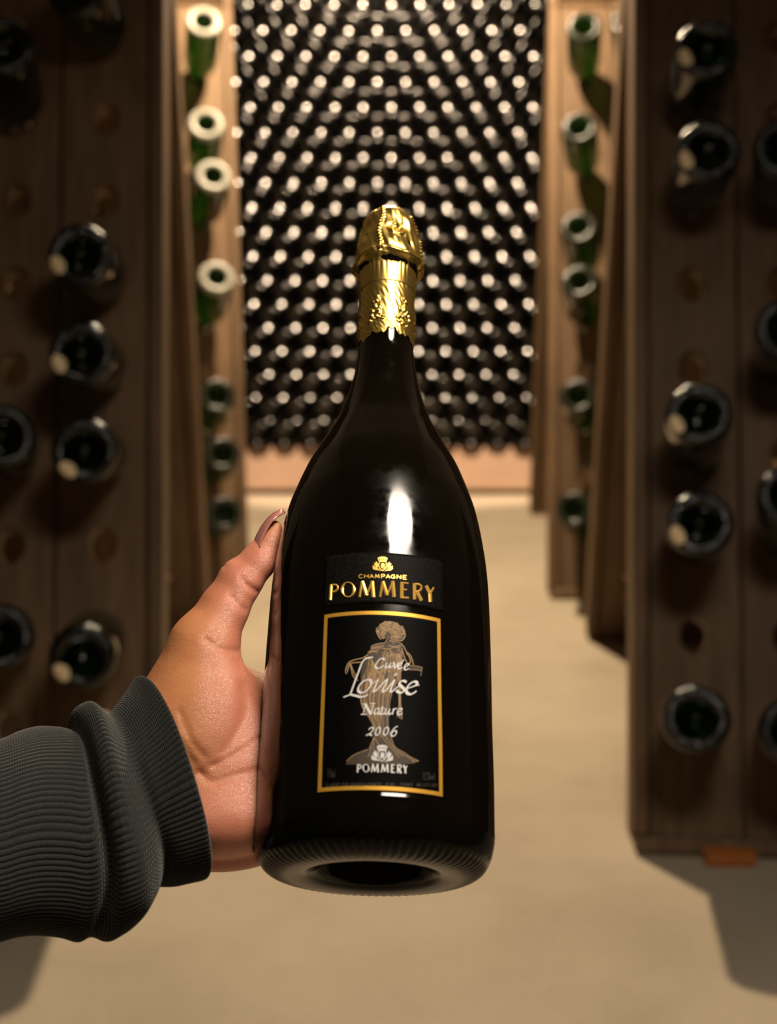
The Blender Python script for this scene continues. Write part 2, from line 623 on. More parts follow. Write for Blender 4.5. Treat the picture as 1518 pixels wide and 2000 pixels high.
nr = [
    (7, 0, (1383, 92), 'black marked bottle highest in the right rack nearest the viewer', 205),
    (6, 0, (1385, 292), 'black marked bottle second highest in the right rack nearest the viewer', 205),
    (3, 0, (1366, 806), 'dark marked bottle third down, upper of the middle pair, right rack', 205),
    (2, 0, (1368, 1022), 'dark marked bottle fourth down, lower of the middle pair, right rack', 205),
    (0, 0, (1360, 1405), 'dark bottle with a pale ring lowest in the right rack', None),
    (6, 1, (1535, 285), 'black bottle upper at the photo edge, outer column of the right rack', None),
    (4, 1, (1540, 640), 'black bottle middle at the photo edge, outer column of the right rack', None),
    (2, 1, (1545, 965), 'black bottle lower at the photo edge, outer column of the right rack', None),
    (0, 1, (1535, 1430), 'dark bottle lowest at the photo edge, outer column of the right rack', None),
]
for row, col, t, lab, mk in nl:
    print('nl', row, col, [round(math.degrees(x), 1) for x in rack_bottle('nl', row, col, t, lab, G1, R(mk) if mk else None)])
for row, col, t, lab, mk in nr:
    print('nr', row, col, [round(math.degrees(x), 1) for x in rack_bottle('nr', row, col, t, lab, G2, R(mk) if mk else None)])


def auto_row(rack, col, target, want):
    best = None
    for row in range(NROW):
        H = racks[rack].hole(row, col)
        p, d, a, b = solve_bottle(H, target)
        err = np.hypot(*(w2px(p)[:2] - np.array(target)))
        c = abs(a - R(want)) + err * 0.05
        if best is None or c < best[0]:
            best = (c, row)
    return best[1]


used = set()
for rack, col, want, ts, grp, nm in (
        ('fl', 0, 38, [(398, 40), (403, 240), (417, 342), (424, 540), (425, 772), (436, 886), (440, 1003)], G3, 'bright green bottle'),
        ('fl', 1, 38, [(302, 35), (306, 238), (318, 340), (322, 548)], G3, 'green bottle half hidden by rack'),
        ('fr', 0, 38, [(1141, 50), (1131, 247), (1130, 442), (1132, 548), (1129, 772), (1116, 994)], G4, 'dim green bottle'),
        ('fr', 1, 38, [(1226, 36), (1232, 330), (1212, 880), (1160, 1192)], G4, 'dark bottle deep in the gap')):
    for i, t in enumerate(ts):
        row = auto_row(rack, col, t, want)
        while (rack, col, row) in used:
            row -= 1
        used.add((rack, col, row))
        colname = 'inner' if col == 0 else 'outer'
        side = 'left' if rack == 'fl' else 'right'
        lab = '%s, %s from top, %s column of %s far rack' % (nm, ORD[i + 1], colname, side)
        print(rack, row, col, [round(math.degrees(x), 1) for x in rack_bottle(rack, row, col, t, lab, grp)])

# ------------------------------------------------------------------ the held champagne bottle
TAU, ROLL = R(27), R(1.25)
BZ = 0.53
B0c = np.array([(729 - 759) / FPX * BZ, (1000 - 1715) / FPX * BZ, BZ])
AXc = np.array([math.sin(ROLL) * math.cos(TAU), math.cos(TAU) * math.cos(ROLL), math.sin(TAU)])
AXc /= np.linalg.norm(AXc)
B0 = c2w(B0c)
AX = AXc[0] * RGT + AXc[1] * UPV + AXc[2] * FWD
FR = (CAMP - B0) - AX * np.dot(CAMP - B0, AX)
FR /= np.linalg.norm(FR)                       # local +X looks at the camera
SD = np.cross(AX, FR)
BM = Matrix(((FR[0], SD[0], AX[0], B0[0]), (FR[1], SD[1], AX[1], B0[1]), (FR[2], SD[2], AX[2], B0[2]), (0, 0, 0, 1)))
BROT = np.array([FR, SD, AX])                  # world -> local
body_prof = [(0.0, 0.034), (0.008, 0.0325), (0.015, 0.026), (0.021, 0.014), (0.0245, 0.0045), (0.0268, 0.0012), (0.030, 0.0002), (0.035, 0.0), (0.0395, 0.0006),
             (0.0430, 0.0022), (0.0458, 0.0050), (0.0474, 0.0085), (0.0483, 0.0125), (0.0486, 0.0145), (0.0487, 0.0165), (0.0487, 0.0180), (0.0487, 0.0190), (0.0487, 0.0197), (0.0487, 0.0204), (0.0487, 0.0211), (0.0487, 0.0218), (0.0487, 0.0225), (0.0487, 0.0240), (0.0487, 0.0265), (0.0487, 0.0310), (0.0487, 0.0405), (0.0484, 0.064), (0.0483, 0.0897),
             (0.0480, 0.110), (0.0477, 0.1210), (0.0470, 0.1328), (0.0458, 0.143), (0.0443, 0.1525), (0.0423, 0.1621), (0.0404, 0.1683), (0.0378, 0.176),
             (0.0346, 0.1843), (0.0305, 0.1925), (0.0264, 0.2009), (0.0234, 0.207), (0.0209, 0.2134), (0.0176, 0.2239), (0.0152, 0.2351), (0.0138, 0.245),
             (0.01335, 0.2527), (0.0132, 0.262), (0.0131, 0.275), (0.0130, 0.29), (0.0155, 0.299), (0.0155, 0.305), (0.0130, 0.318), (0.0, 0.32)]


def catmull(P, n):
    P = np.asarray(P, float)
    Q = np.vstack([2 * P[0] - P[1], P, 2 * P[-1] - P[-2]])
    out = []
    for i in range(1, len(Q) - 2):
        t = np.linspace(0, 1, n, endpoint=False)[:, None]
        a, b, c, d = Q[i - 1], Q[i], Q[i + 1], Q[i + 2]
        out.append(0.5 * ((2 * b) + (-a + c) * t + (2 * a - 5 * b + 4 * c - d) * t ** 2 + (-a + 3 * b - 3 * c + d) * t ** 3))
    out.append(P[-1:])
    return np.vstack(out)


bp_ = catmull(body_prof, 3)
bp_[0, 0] = 0
bp_[-1, 0] = 0
bp_[:, 0] = np.maximum(bp_[:, 0], 0)
outer_sel = bp_[:, 1] * 0 == 0
io = int(np.argmax(bp_[:, 0] >= 0.035))
RT_t, RT_r = bp_[io:, 1], bp_[io:, 0]          # outer radius as a function of height
RT_t = np.maximum.accumulate(RT_t)


def rad_at(t):
    return np.interp(t, RT_t, RT_r)


champ = empty('champagne_bottle', mat=BM)
tag(champ, 'large black champagne bottle with gold foil neck and framed label, gripped by the hand', 'bottle')
nb = 600
v, f = lathe(bp_, nb)
# knurled heel: slanted ridges round the edge of the base
rr = np.hypot(v[:, 0], v[:, 1])
th = np.arctan2(v[:, 1], v[:, 0])
arc = np.repeat(np.arange(len(bp_)), nb)
below = (v[:, 2] < 0.0050) & (rr > 0.034)
wk = np.clip((rr - 0.034) / 0.006, 0, 1) * np.clip((0.0050 - v[:, 2]) / 0.002, 0, 1)
phase = th * 76 + (v[:, 2] - 0.3 * (rr - 0.04)) * 330
d = 0.00030 * wk * (np.abs(np.sin(phase / 1.0 * 0.5)) * 2 - 1) * below
v[:, 0] += d * np.cos(th)
v[:, 1] += d * np.sin(th)
v[:, 2] -= d * np.clip(1 - v[:, 2] / 0.008, 0, 1) * 0.7
lip = np.clip((0.0217 - v[:, 2]) / 0.0017, 0, 1)
lip = 0.00036 * lip * lip * (3 - 2 * lip) * np.exp(-((th - 0.04) / 0.52) ** 6) * (v[:, 2] > 0.004) * (rr > 0.04) * np.clip((v[:, 2] - 0.004) / 0.004, 0, 1)
v[:, 0] += lip * np.cos(th)
v[:, 1] += lip * np.sin(th)
mi = np.zeros(len(f), int)
i0, i1 = int(np.argmax(bp_[:, 0] > 0.0255)), int(np.argmax((bp_[:, 1] > 0.0125) & (bp_[:, 0] > 0.046)))
mi[i0 * nb:i1 * nb] = 1
obj('glass_body', mesh('glass_body', v, f, True, [M['black_glass'], M['black_heel']], mi), champ)


def hit(P, off=0.0):
    """pixels (n,2) -> local points on the bottle's surface, raised by off (array or number)"""
    P = np.atleast_2d(np.asarray(P, float))
    dcam = np.stack([(P[:, 0] - 759) / FPX, (1000 - P[:, 1]) / FPX, np.ones(len(P))], -1)
    dw = dcam[:, 0:1] * RGT + dcam[:, 1:2] * UPV + dcam[:, 2:3] * FWD
    o = BROT @ (CAMP - B0)
    dl = dw @ BROT.T

    def F(s):
        q = o + s[:, None] * dl
        return np.hypot(q[:, 0], q[:, 1]) - (rad_at(q[:, 2]) + off)
    # nearest approach to the axis
    s1 = -(o[0] * dl[:, 0] + o[1] * dl[:, 1]) / (dl[:, 0] ** 2 + dl[:, 1] ** 2)
    lo = s1 - 0.09
    hi = s1.copy()
    for _ in range(42):
        mid = (lo + hi) / 2
        ins = F(mid) < 0
        hi = np.where(ins, mid, hi)
        lo = np.where(ins, lo, mid)
    return o + hi[:, None] * dl


def cyl(theta, t, off):
    r = rad_at(t) + off
    return np.stack([r * np.cos(theta), r * np.sin(theta), t], -1)


def th_t(px, py):
    q = hit([(px, py)])[0]
    return math.atan2(q[1], q[0]), q[2]


# ---- label materials
def paper(name, base, spot):
    m, nt, b = new_mat(name)
    tc = N(nt, 'ShaderNodeTexCoord')
    n1 = N(nt, 'ShaderNodeTexNoise', Scale=900.0, Detail=4.0, Roughness=0.7)
    nt.links.new(tc.outputs['Object'], n1.inputs['Vector'])
    r = ramp(nt, [(0.35, base), (0.72, spot)])
    nt.links.new(n1.outputs[0], r.inputs[0])
    nt.links.new(r.outputs[0], b.inputs['Base Color'])
    b.inputs['Roughness'].default_value = 0.5
    b.inputs['Specular IOR Level'].default_value = 0.05
    return m


M['label_black'] = paper('label_black', (0.0010, 0.0009, 0.0008), (0.0022, 0.0019, 0.0016))
M['band_black'] = paper('band_black', (0.0018, 0.0015, 0.0012), (0.011, 0.009, 0.007))
M['gold_print'] = simple('gold_print', (0.78, 0.42, 0.05), 0.42, 0.55)
M['gold_emboss'] = simple('gold_emboss', (0.95, 0.58, 0.12), 0.34, 0.6)
M['silver_print'] = simple('silver_print', (0.72, 0.71, 0.70), 0.5)
M['figure_line'] = simple('figure_line', (0.42, 0.265, 0.12), 0.6)
M['figure_fill'] = simple('figure_fill', (0.045, 0.028, 0.014), 0.6)
M['faint_print'] = simple('faint_print', (0.030, 0.022, 0.012), 0.6)

front = math.atan2(hit([(744, 1375)])[0][1], hit([(744, 1375)])[0][0])
# framed label, straight edges in angle and height
tl, tr, bl, br = th_t(634.5, 1201), th_t(859.5, 1211), th_t(621, 1551), th_t(864, 1555.5)
lt = (th_t(745, 1194)[1])
lb = (th_t(742, 1543.5)[1])
print('label corners', tl, tr, bl, br, lt, lb)


def patch(name, th0, th1, t0, t1, off, mat, nu=40, nv=30, parent=None, thick=True):
    """sheet bent round the bottle; th0/th1 may be (bottom, top) pairs"""
    b0, a0 = th0 if isinstance(th0, tuple) else (th0, th0)
    b1, a1 = th1 if isinstance(th1, tuple) else (th1, th1)
    vv = np.linspace(0, 1, nv)[:, None]
    uu = np.linspace(0, 1, nu)[None, :]
    L = b0 + (a0 - b0) * vv
    Rr = b1 + (a1 - b1) * vv
    TH = L + (Rr - L) * uu
    T = t0 + (t1 - t0) * vv + 0 * uu
    V = cyl(TH.ravel(), T.ravel(), off)
    F = grid_faces(nu, nv)
    # edge skirt down to the glass
    rim = list(range(nu)) + [nu * i + nu - 1 for i in range(1, nv)] + [nu * (nv - 1) + i for i in range(nu - 2, -1, -1)] + [nu * i for i in range(nv - 2, 0, -1)]
    W = cyl(TH.ravel()[rim], T.ravel()[rim], 0.0)
    n0 = len(V)
    V = np.vstack([V, W])
    m = len(rim)
    F = np.vstack([F, [[rim[i], n0 + i, n0 + (i + 1) % m, rim[(i + 1) % m]] for i in range(m)]])
    return obj(name, mesh(name, V, F, True, [mat]), parent)


label = patch('label', (bl[0], tl[0]), (br[0], tr[0]), lb, lt, 0.00015, M['label_black'], parent=champ)
label['label'] = 'black rectangular label in a gold frame with a draped woman and silver lettering'
# gold frame as one print: four bars
fw = 0.00155


def frame():
    V, F = [], []
    n = 40

    def strip(A, Bq):
        b = len(V)
        V.extend(A.tolist())
        V.extend(Bq.tolist())
        k = len(A)
        F.extend([(b + i, b + i + 1, b + k + i + 1, b + k + i) for i in range(k - 1)])
    off = 0.0003
    s = np.linspace(0, 1, n)

    def edge(tt, inset):
        k = (tt - lb) / (lt - lb)
        L = bl[0] + (tl[0] - bl[0]) * k + inset / 0.0485
        Rr = br[0] + (tr[0] - br[0]) * k - inset / 0.0485
        return L, Rr
    for t0, t1 in ((lt, lt - fw), (lb, lb + fw)):
        L0, R0 = edge(t0, 0)
        L1, R1 = edge(t1, fw)
        strip(cyl(L0 + (R0 - L0) * s, np.full(n, t0), off), cyl(L1 + (R1 - L1) * s, np.full(n, t1), off))
    for w_ in (0, 1):
        ts = lb + (lt - lb) * s
        k = s
        L = bl[0] + (tl[0] - bl[0]) * k
        Rr = br[0] + (tr[0] - br[0]) * k
        ti = (lb + fw) + (lt - lb - 2 * fw) * s
        if w_ == 0:
            strip(cyl(L, ts, off), cyl(L + fw / 0.0485, ti, off))
        else:
            strip(cyl(Rr, ts, off), cyl(Rr - fw / 0.0485, ti, off))
    return mesh('gold_frame', V, F, False, [M['gold_print']])


obj('gold_frame', frame(), label)
# narrow dark band above it
bt0, bt1 = th_t(742, 1179)[1], th_t(745, 1079.5)[1]
bandL, bandR = th_t(633, 1140)[0], th_t(866, 1145)[0]
band = patch('name_band', bandL, bandR, bt0, bt1, 0.00012, M['band_black'], nv=16, parent=champ)
band['label'] = 'narrow charcoal band with gold name and crest'


# ---- print strokes: ribbons and filled outlines laid on the bottle
class Art:
    def __init__(self):
        self.V, self.F, self.O, self.n = [], [], [], 0

    def add(self, pts, faces, off):
        self.V.append(np.asarray(pts, float))
        self.O.append(np.broadcast_to(np.asarray(off, float), (len(pts),)))
        self.F += [tuple(i + self.n for i in q) for q in faces]
        self.n += len(pts)

    def ribbon(self, pts, w, off=0.0004, smooth=True, nib=None, wmin=0.25, n=8, taper=0.0, ridge=0.0):
        P = np.asarray(pts, float)
        if smooth and len(P) > 2:
            P = catmull(P, n)
        else:
            P = np.vstack([P[i] + (P[i + 1] - P[i]) * s for i in range(len(P) - 1) for s in np.linspace(0, 1, 6, endpoint=False)[:, None]] + [P[-1:]])
        T = np.gradient(P, axis=0)
        T /= np.linalg.norm(T, axis=1)[:, None] + 1e-9
        Nn = np.stack([-T[:, 1], T[:, 0]], -1)
        ww = np.full(len(P), w, float)
        if nib is not None:
            nv = np.array([math.cos(nib), -math.sin(nib)])
            ww = w * np.maximum(wmin, np.abs(T[:, 0] * nv[1] - T[:, 1] * nv[0]))
        if taper:
            s = np.linspace(0, 1, len(P))
            ww = ww * np.clip(np.minimum(s, 1 - s) / taper, 0.15, 1)
        a, b = P + Nn * ww[:, None] / 2, P - Nn * ww[:, None] / 2
        k = len(P)
        if ridge:
            self.add(np.vstack([a, P, b]), [(i, i + 1, k + i + 1, k + i) for i in range(k - 1)] + [(k + i, k + i + 1, 2 * k + i + 1, 2 * k + i) for i in range(k - 1)],
                     np.concatenate([np.full(k, off), np.full(k, off + ridge), np.full(k, off)]))
        else:
            self.add(np.vstack([a, b]), [(i, i + 1, k + i + 1, k + i) for i in range(k - 1)], off)

    def fill(self, pts, off=0.0004, dy=4.0, dx=26.0):
        """filled outline as narrow rows of short quads, so that it follows the curved bottle"""
        P = np.asarray(pts, float)
        Q = np.roll(P, -1, axis=0)
        y0, y1 = P[:, 1].min(), P[:, 1].max()
        n = max(2, int((y1 - y0) / dy))
        ys = np.linspace(y0, y1, n + 1)
        for a, b in zip(ys[:-1], ys[1:]):
            m = (a + b) / 2
            c = (P[:, 1] > m) != (Q[:, 1] > m)
            xs = np.sort(P[c, 0] + (m - P[c, 1]) / (Q[c, 1] - P[c, 1]) * (Q[c, 0] - P[c, 0]))
            for l, r in zip(xs[0::2], xs[1::2]):
                k = max(1, int((r - l) / dx))
                x = np.linspace(l, r, k + 1)
                pts2 = [(q, a) for q in x] + [(q, b) for q in x]
                self.add(pts2, [(i, i + 1, k + 2 + i, k + 1 + i) for i in range(k)], off)

    def ellipse(self, c, rx, ry, w, rot=0.0, off=0.0004, nib=None, n=40, wv=None, ridge=0.0):
        a = np.linspace(0, 2 * math.pi, n + 1)
        x, y = rx * np.cos(a), ry * np.sin(a)
        P = np.stack([c[0] + x * math.cos(rot) - y * math.sin(rot), c[1] + x * math.sin(rot) + y * math.cos(rot)], -1)
        if wv is not None:
            W = w + (wv - w) * np.abs(np.sin(a))
            T = np.gradient(P, axis=0)
            T /= np.linalg.norm(T, axis=1)[:, None]
            Nn = np.stack([-T[:, 1], T[:, 0]], -1)
            A_, B_ = P + Nn * W[:, None] / 2, P - Nn * W[:, None] / 2
            k = len(P)
            if ridge:
                self.add(np.vstack([A_, P, B_]), [(i, i + 1, k + i + 1, k + i) for i in range(k - 1)] + [(k + i, k + i + 1, 2 * k + i + 1, 2 * k + i) for i in range(k - 1)],
                         np.concatenate([np.full(k, off), np.full(k, off + ridge), np.full(k, off)]))
            else:
                self.add(np.vstack([A_, B_]), [(i, i + 1, k + i + 1, k + i) for i in range(k - 1)], off)
        else:
            self.ribbon(P, w, off, False, nib)

    def build(self, name, mat, parent, xf=lambda p: p):
        V = np.vstack(self.V)
        O = np.concatenate(self.O)
        return obj(name, mesh(name, hit(xf(V), O), self.F, False, [mat]), parent)


def crop(x0, y0, s):
    return lambda p: np.stack([x0 + p[:, 0] / s, y0 + p[:, 1] / s], -1)


# the name in capitals; coordinates in the frame of an enlarged view, arched line straightened for the second copy
def name_letters(A, wk=1.0, off=0.00032, ridge=0.0003):
    rb = lambda p, w, sm=False: A.ribbon(p, w * wk, off, sm, ridge=ridge, n=5)
    rb([(107, 452), (96, 642)], 30)
    rb([(108, 462), (150, 455), (182, 470), (186, 505), (160, 535), (116, 548)], 20, True)
    A.ellipse((316, 517), 74, 90, 34 * wk, 0.05, off, wv=13 * wk, ridge=ridge)
    for x0 in (0, 255):
        rb([(488 + x0, 418), (457 + x0, 606)], 24)
        rb([(488 + x0, 412), (545 + x0, 585)], 36)
        rb([(545 + x0, 585), (614 + x0, 408)], 20)
        rb([(613 + x0, 410), (629 + x0, 607)], 37)
    rb([(982, 424), (980, 624)], 36)
    rb([(966, 431), (1062, 440)], 19)
    rb([(985, 515), (1042, 520)], 18)
    rb([(966, 613), (1066, 620)], 21)
    rb([(1137, 438), (1138, 637)], 34)
    rb([(1140, 449), (1190, 452), (1220, 475), (1216, 512), (1185, 537), (1142, 543)], 23, True)
    rb([(1168, 538), (1224, 652)], 34)
    rb([(1281, 466), (1328, 562)], 34)
    rb([(1378, 488), (1330, 566)], 20)
    rb([(1329, 556), (1334, 668)], 35)


A = Art()
name_letters(A, 1.18)
A.build('name_lettering', M['gold_emboss'], band, crop(630, 1070, 6.325))

# plain stroke capitals on a 1 x 1 cell (y up)
GLY = {
    'A': [[(0, 0), (.5, 1), (1, 0)], [(.2, .35), (.8, .35)]], 'B': [[(0, 0), (0, 1), (.6, 1), (.8, .77), (.6, .53), (0, .53)], [(.6, .53), (.9, .27), (.65, 0), (0, 0)]],
    'C': [[(.95, .85), (.6, 1), (.15, .8), (0, .5), (.15, .2), (.6, 0), (.95, .15)]], 'D': [[(0, 0), (0, 1), (.55, 1), (.95, .5), (.55, 0), (0, 0)]],
    'E': [[(.85, 1), (0, 1), (0, 0), (.85, 0)], [(0, .52), (.7, .52)]], 'F': [[(.85, 1), (0, 1), (0, 0)], [(0, .52), (.7, .52)]],
    'G': [[(.95, .85), (.6, 1), (.15, .8), (0, .5), (.15, .2), (.6, 0), (.95, .15), (.95, .48), (.6, .48)]], 'H': [[(0, 0), (0, 1)], [(1, 0), (1, 1)], [(0, .52), (1, .52)]],
    'I': [[(.5, 0), (.5, 1)]], 'K': [[(0, 0), (0, 1)], [(.9, 1), (0, .45)], [(.3, .62), (.95, 0)]], 'L': [[(0, 1), (0, 0), (.8, 0)]],
    'M': [[(0, 0), (.1, 1), (.5, .2), (.9, 1), (1, 0)]], 'N': [[(0, 0), (0, 1), (1, 0), (1, 1)]], 'O': [[(.5, 1), (.1, .8), (0, .5), (.1, .2), (.5, 0), (.9, .2), (1, .5), (.9, .8), (.5, 1)]],
    'P': [[(0, 0), (0, 1), (.65, 1), (.9, .75), (.65, .48), (0, .48)]], 'R': [[(0, 0), (0, 1), (.65, 1), (.9, .75), (.65, .5), (0, .5)], [(.45, .5), (.95, 0)]],
    'S': [[(.9, .85), (.5, 1), (.1, .8), (.2, .57), (.75, .45), (.9, .2), (.5, 0), (.05, .15)]], 'V': [[(0, 1), (.5, 0), (1, 1)]], 'Y': [[(0, 1), (.5, .5), (1, 1)], [(.5, .5), (.5, 0)]],
    '-': [[(.15, .45), (.85, .45)]], '0': [[(.5, 1), (.1, .8), (0, .5), (.1, .2), (.5, 0), (.9, .2), (1, .5), (.9, .8), (.5, 1)]], '1': [[(.2, .8), (.55, 1), (.55, 0)]],
    '2': [[(.05, .8), (.45, 1), (.9, .75), (.05, 0), (.95, 0)]], '5': [[(.85, 1), (.15, 1), (.1, .55), (.6, .6), (.9, .3), (.5, 0), (.05, .12)]], '7': [[(.05, 1), (.95, 1), (.4, 0)]],
    '4': [[(.7, 0), (.7, 1), (0, .3), (.95, .3)]], '6': [[(.8, 1), (.2, .6), (.05, .25), (.5, 0), (.9, .25), (.5, .55), (.1, .35)]],
    'l': [[(.4, 1), (.4, .1), (.6, 0)]], 'm': [[(0, 0), (0, .6)], [(0, .45), (.3, .6), (.5, .45), (.5, 0)], [(.5, .45), (.8, .6), (1, .45), (1, 0)]],
    'o': [[(.5, .6), (.1, .45), (.1, .15), (.5, 0), (.9, .15), (.9, .45), (.5, .6)]], 'v': [[(0, .6), (.5, 0), (1, .6)]], '%': [[(.9, 1), (.1, 0)], [(.2, 1), (.05, .85), (.2, .7), (.35, .85), (.2, 1)], [(.8, .3), (.65, .15), (.8, 0), (.95, .15), (.8, .3)]],
    ',': [[(.4, .1), (.25, -.15)]], "'": [[(.4, 1.2), (.65, 1.35)]],
}


def set_text(A, text, line, h, wch, w, off, gap=None):
    """letters along a polyline baseline: line = function x -> (baseline y, slope); text given with start x and advance"""
    x0, adv, base = line
    for i, ch in enumerate(text):
        if ch == ' ':
            continue
        x = x0 + adv * i
        for st in GLY[ch]:
            wk = wch * (0.25 if ch == 'I' else 1)
            A.ribbon([(x + px * wch, base(x + px * wch) - py * h) for px, py in st], w, off, False)


A = Art()
for ch, x in zip('CHAMPAGNE', (447, 517, 583, 652, 729, 786, 848, 922, 998)):
    bl_ = lambda q: 372 + 0.00009 * (q - 660) ** 2 + (q - 660) * 0.008
    for st in GLY[ch]:
        A.ribbon([(x + px * 49, bl_(x + px * 49) - py * 46) for px, py in st], 9, 0.00035, False)
A.build('small_lettering', M['gold_emboss'], band, crop(630, 1070, 6.325))


def crest(A, off=0.00035):
    A.fill([(497, 205), (600, 168), (700, 155), (820, 168), (918, 222), (905, 262), (700, 225), (520, 250)][::-1], off)
    for x0, x1 in ((520, 560), (620, 640), (700, 705), (785, 775), (885, 850)):
        A.ribbon([(x0, 225), (x1, 335)], 46, off + .00002, False)
    A.ribbon([(555, 345), (640, 325), (705, 320), (780, 325), (862, 345)], 44, off)
    A.ribbon([(565, 375), (550, 470), (552, 580), (590, 660), (650, 705), (705, 745), (765, 705), (830, 655), (862, 580), (862, 470), (850, 375)], 34, off)
    A.ribbon([(570, 375), (705, 360), (850, 375)], 30, off)
    A.fill([(650, 440), (720, 420), (790, 460), (800, 540), (740, 600), (690, 660), (640, 610), (620, 540), (660, 510)][::-1], off)
    A.ribbon([(790, 460), (760, 540), (800, 610), (740, 660)], 34, off)
    A.ribbon([(640, 460), (620, 480)], 30, off, False)
    for sgn in (-1, 1):
        q = lambda P: [((x if sgn < 0 else 1416 - x), y + (0 if sgn < 0 else 22)) for x, y in P]
        A.ribbon(q([(430, 360), (440, 480), (455, 640), (520, 700), (630, 760)]), 60, off, taper=0.3)
        for P in ([(425, 350), (455, 440), (440, 560)], [(350, 410), (400, 490), (430, 580)], [(280, 515), (340, 590), (430, 650)], [(272, 615), (350, 665), (450, 690)],
                  [(500, 440), (480, 540), (470, 640)], [(375, 705), (430, 690), (500, 690)]):
            A.ribbon(q(P), 74, off + 0.00002, taper=0.35)


A = Art()
crest(A)
A.build('crest', M['gold_emboss'], band, crop(715, 1080, 21.69))

A = Art()
crest(A)


def crest2(p):
    x = 738 + (p[:, 0] - 708) * 0.316
    y = 408 + (p[:, 1] - 150) * 0.342
    return np.stack([630 + x / 6.325, 1390 + y / 6.325], -1)


A.build('crest', M['silver_print'], label, crest2)
A = Art()
name_letters(A, 1.3, 0.00035, 0.0)


def name2(p):
    top = np.interp(p[:, 0], [100, 316, 550, 800, 1010, 1180, 1340], [452, 425, 412, 413, 430, 443, 476])
    bend = np.interp(p[:, 0], [100, 316, 550, 800, 1010, 1180, 1340], [652, 649, 648, 650, 653, 655, 661])
    x = 425 + (p[:, 0] - 80) * 625 / 1305
    y = bend + (p[:, 1] - top) * 0.52
    return np.stack([630 + x / 6.325, 1390 + y / 6.325], -1)


A.build('name_lettering', M['silver_print'], label, name2)

# script lines
NIB = R(38)
A = Art()
rb = lambda p, w=30, **k: A.ribbon(p, w * 1.2, 0.00042, nib=NIB, wmin=0.42, **k)
rb([(612, 92), (575, 100), (530, 108), (488, 135), (455, 190), (420, 285), (380, 390), (340, 500), (303, 602)], 36)
rb([(212, 634), (262, 614), (312, 600), (378, 612), (440, 628), (498, 622), (545, 598)], 34)
rb([(578, 398), (520, 402), (460, 436), (420, 492), (414, 545), (450, 572), (508, 556), (560, 506), (588, 450), (578, 405), (548, 398)], 34)
rb([(590, 455), (632, 430), (690, 388)], 18)
rb([(686, 392), (655, 460), (628, 520), (622, 556), (650, 545), (705, 490), (765, 425), (810, 385)], 30)
rb([(812, 388), (782, 455), (752, 515), (744, 550), (765, 556), (805, 520), (850, 465), (900, 400)], 30)
rb([(906, 392), (880, 460), (855, 520), (852, 556), (876, 552), (925, 510), (985, 455)], 30)
rb([(905, 345), (930, 312)], 40, smooth=False)
rb([(1064, 428), (1020, 412), (985, 422), (968, 450), (992, 485), (1024, 515), (1026, 550), (990, 574), (950, 562), (928, 538)], 34)
rb([(1062, 516), (1120, 500), (1180, 478), (1236, 466)], 30)
rb([(1180, 478), (1206, 450), (1186, 424), (1140, 432), (1090, 475), (1060, 530), (1076, 578), (1122, 592), (1164, 574), (1198, 548)], 38)
A.build('script_lettering', M['silver_print'], label, crop(640, 1270, 6.9))
A = Art()
rb = lambda p, w=19, **k: A.ribbon(p, w * 1.25, 0.00042, nib=NIB, wmin=0.5, **k)
rb([(768, 132), (745, 112), (705, 122), (664, 168), (646, 214), (664, 243), (704, 238), (758, 205)], 22)
rb([(800, 165), (785, 205), (782, 232), (800, 236), (832, 202), (855, 165)])
rb([(852, 166), (838, 210), (838, 234), (858, 230), (885, 200)])
rb([(885, 165), (900, 185), (902, 240), (935, 205), (955, 165)])
rb([(950, 220), (990, 195), (1000, 172), (975, 172), (950, 205), (948, 240), (972, 250), (1008, 228)])
rb([(1004, 156), (1030, 126)], 20, smooth=False)
rb([(1040, 232), (1078, 208), (1092, 184), (1066, 182), (1040, 212), (1034, 248), (1058, 264), (1096, 242)])
rb([(1070, 212), (1104, 196)], 16, smooth=False)
A.build('script_lettering', M['silver_print'], label, crop(640, 1270, 6.9))
A = Art()
rb = lambda p, w=19, **k: A.ribbon(p, w * 1.25, 0.00042, nib=NIB, wmin=0.5, **k)
rb([(474, 722), (520, 724)], 16, smooth=False)
rb([(508, 724), (496, 790), (480, 864)], 14)
rb([(448, 864), (526, 864)], 16, smooth=False)
rb([(506, 722), (584, 866)], 30, smooth=False)
rb([(616, 720), (586, 864)], 14, smooth=False)
rb([(580, 716), (642, 716)], 16, smooth=False)
rb([(698, 788), (664, 784), (634, 822), (632, 852), (652, 862), (682, 828), (698, 790)], 18)
rb([(698, 788), (684, 846), (698, 864), (722, 842)], 20)
rb([(742, 752), (722, 846), (738, 864), (764, 842)], 20)
rb([(714, 785), (770, 783)], 14, smooth=False)
rb([(790, 784), (776, 846), (794, 864), (826, 822), (842, 786)], 18)
rb([(840, 786), (826, 848), (840, 864), (862, 842)], 20)
rb([(892, 784), (872, 866)], 22, smooth=False)
rb([(880, 830), (908, 790), (938, 786)], 18)
rb([(946, 834), (984, 818), (1002, 796), (980, 784), (954, 804), (942, 842), (958, 868), (986, 864), (1008, 842)], 19)
A.build('script_lettering', M['silver_print'], label, crop(640, 1270, 6.9))
A = Art()
rb = lambda p, w=20, **k: A.ribbon(p, w * 1.2, 0.00042, nib=NIB, wmin=0.55, **k)
rb([(556, 1074), (578, 1046), (608, 1042), (616, 1066), (590, 1104), (548, 1136), (518, 1150)])
rb([(518, 1150), (552, 1134), (600, 1146)], 24)
for cx in (678, 787):
    a = np.linspace(0, 2 * math.pi, 25)
    rb([(cx + 30 * math.cos(q) - 14 * math.sin(q), 1092 + 54 * math.sin(q)) for q in a], 18)
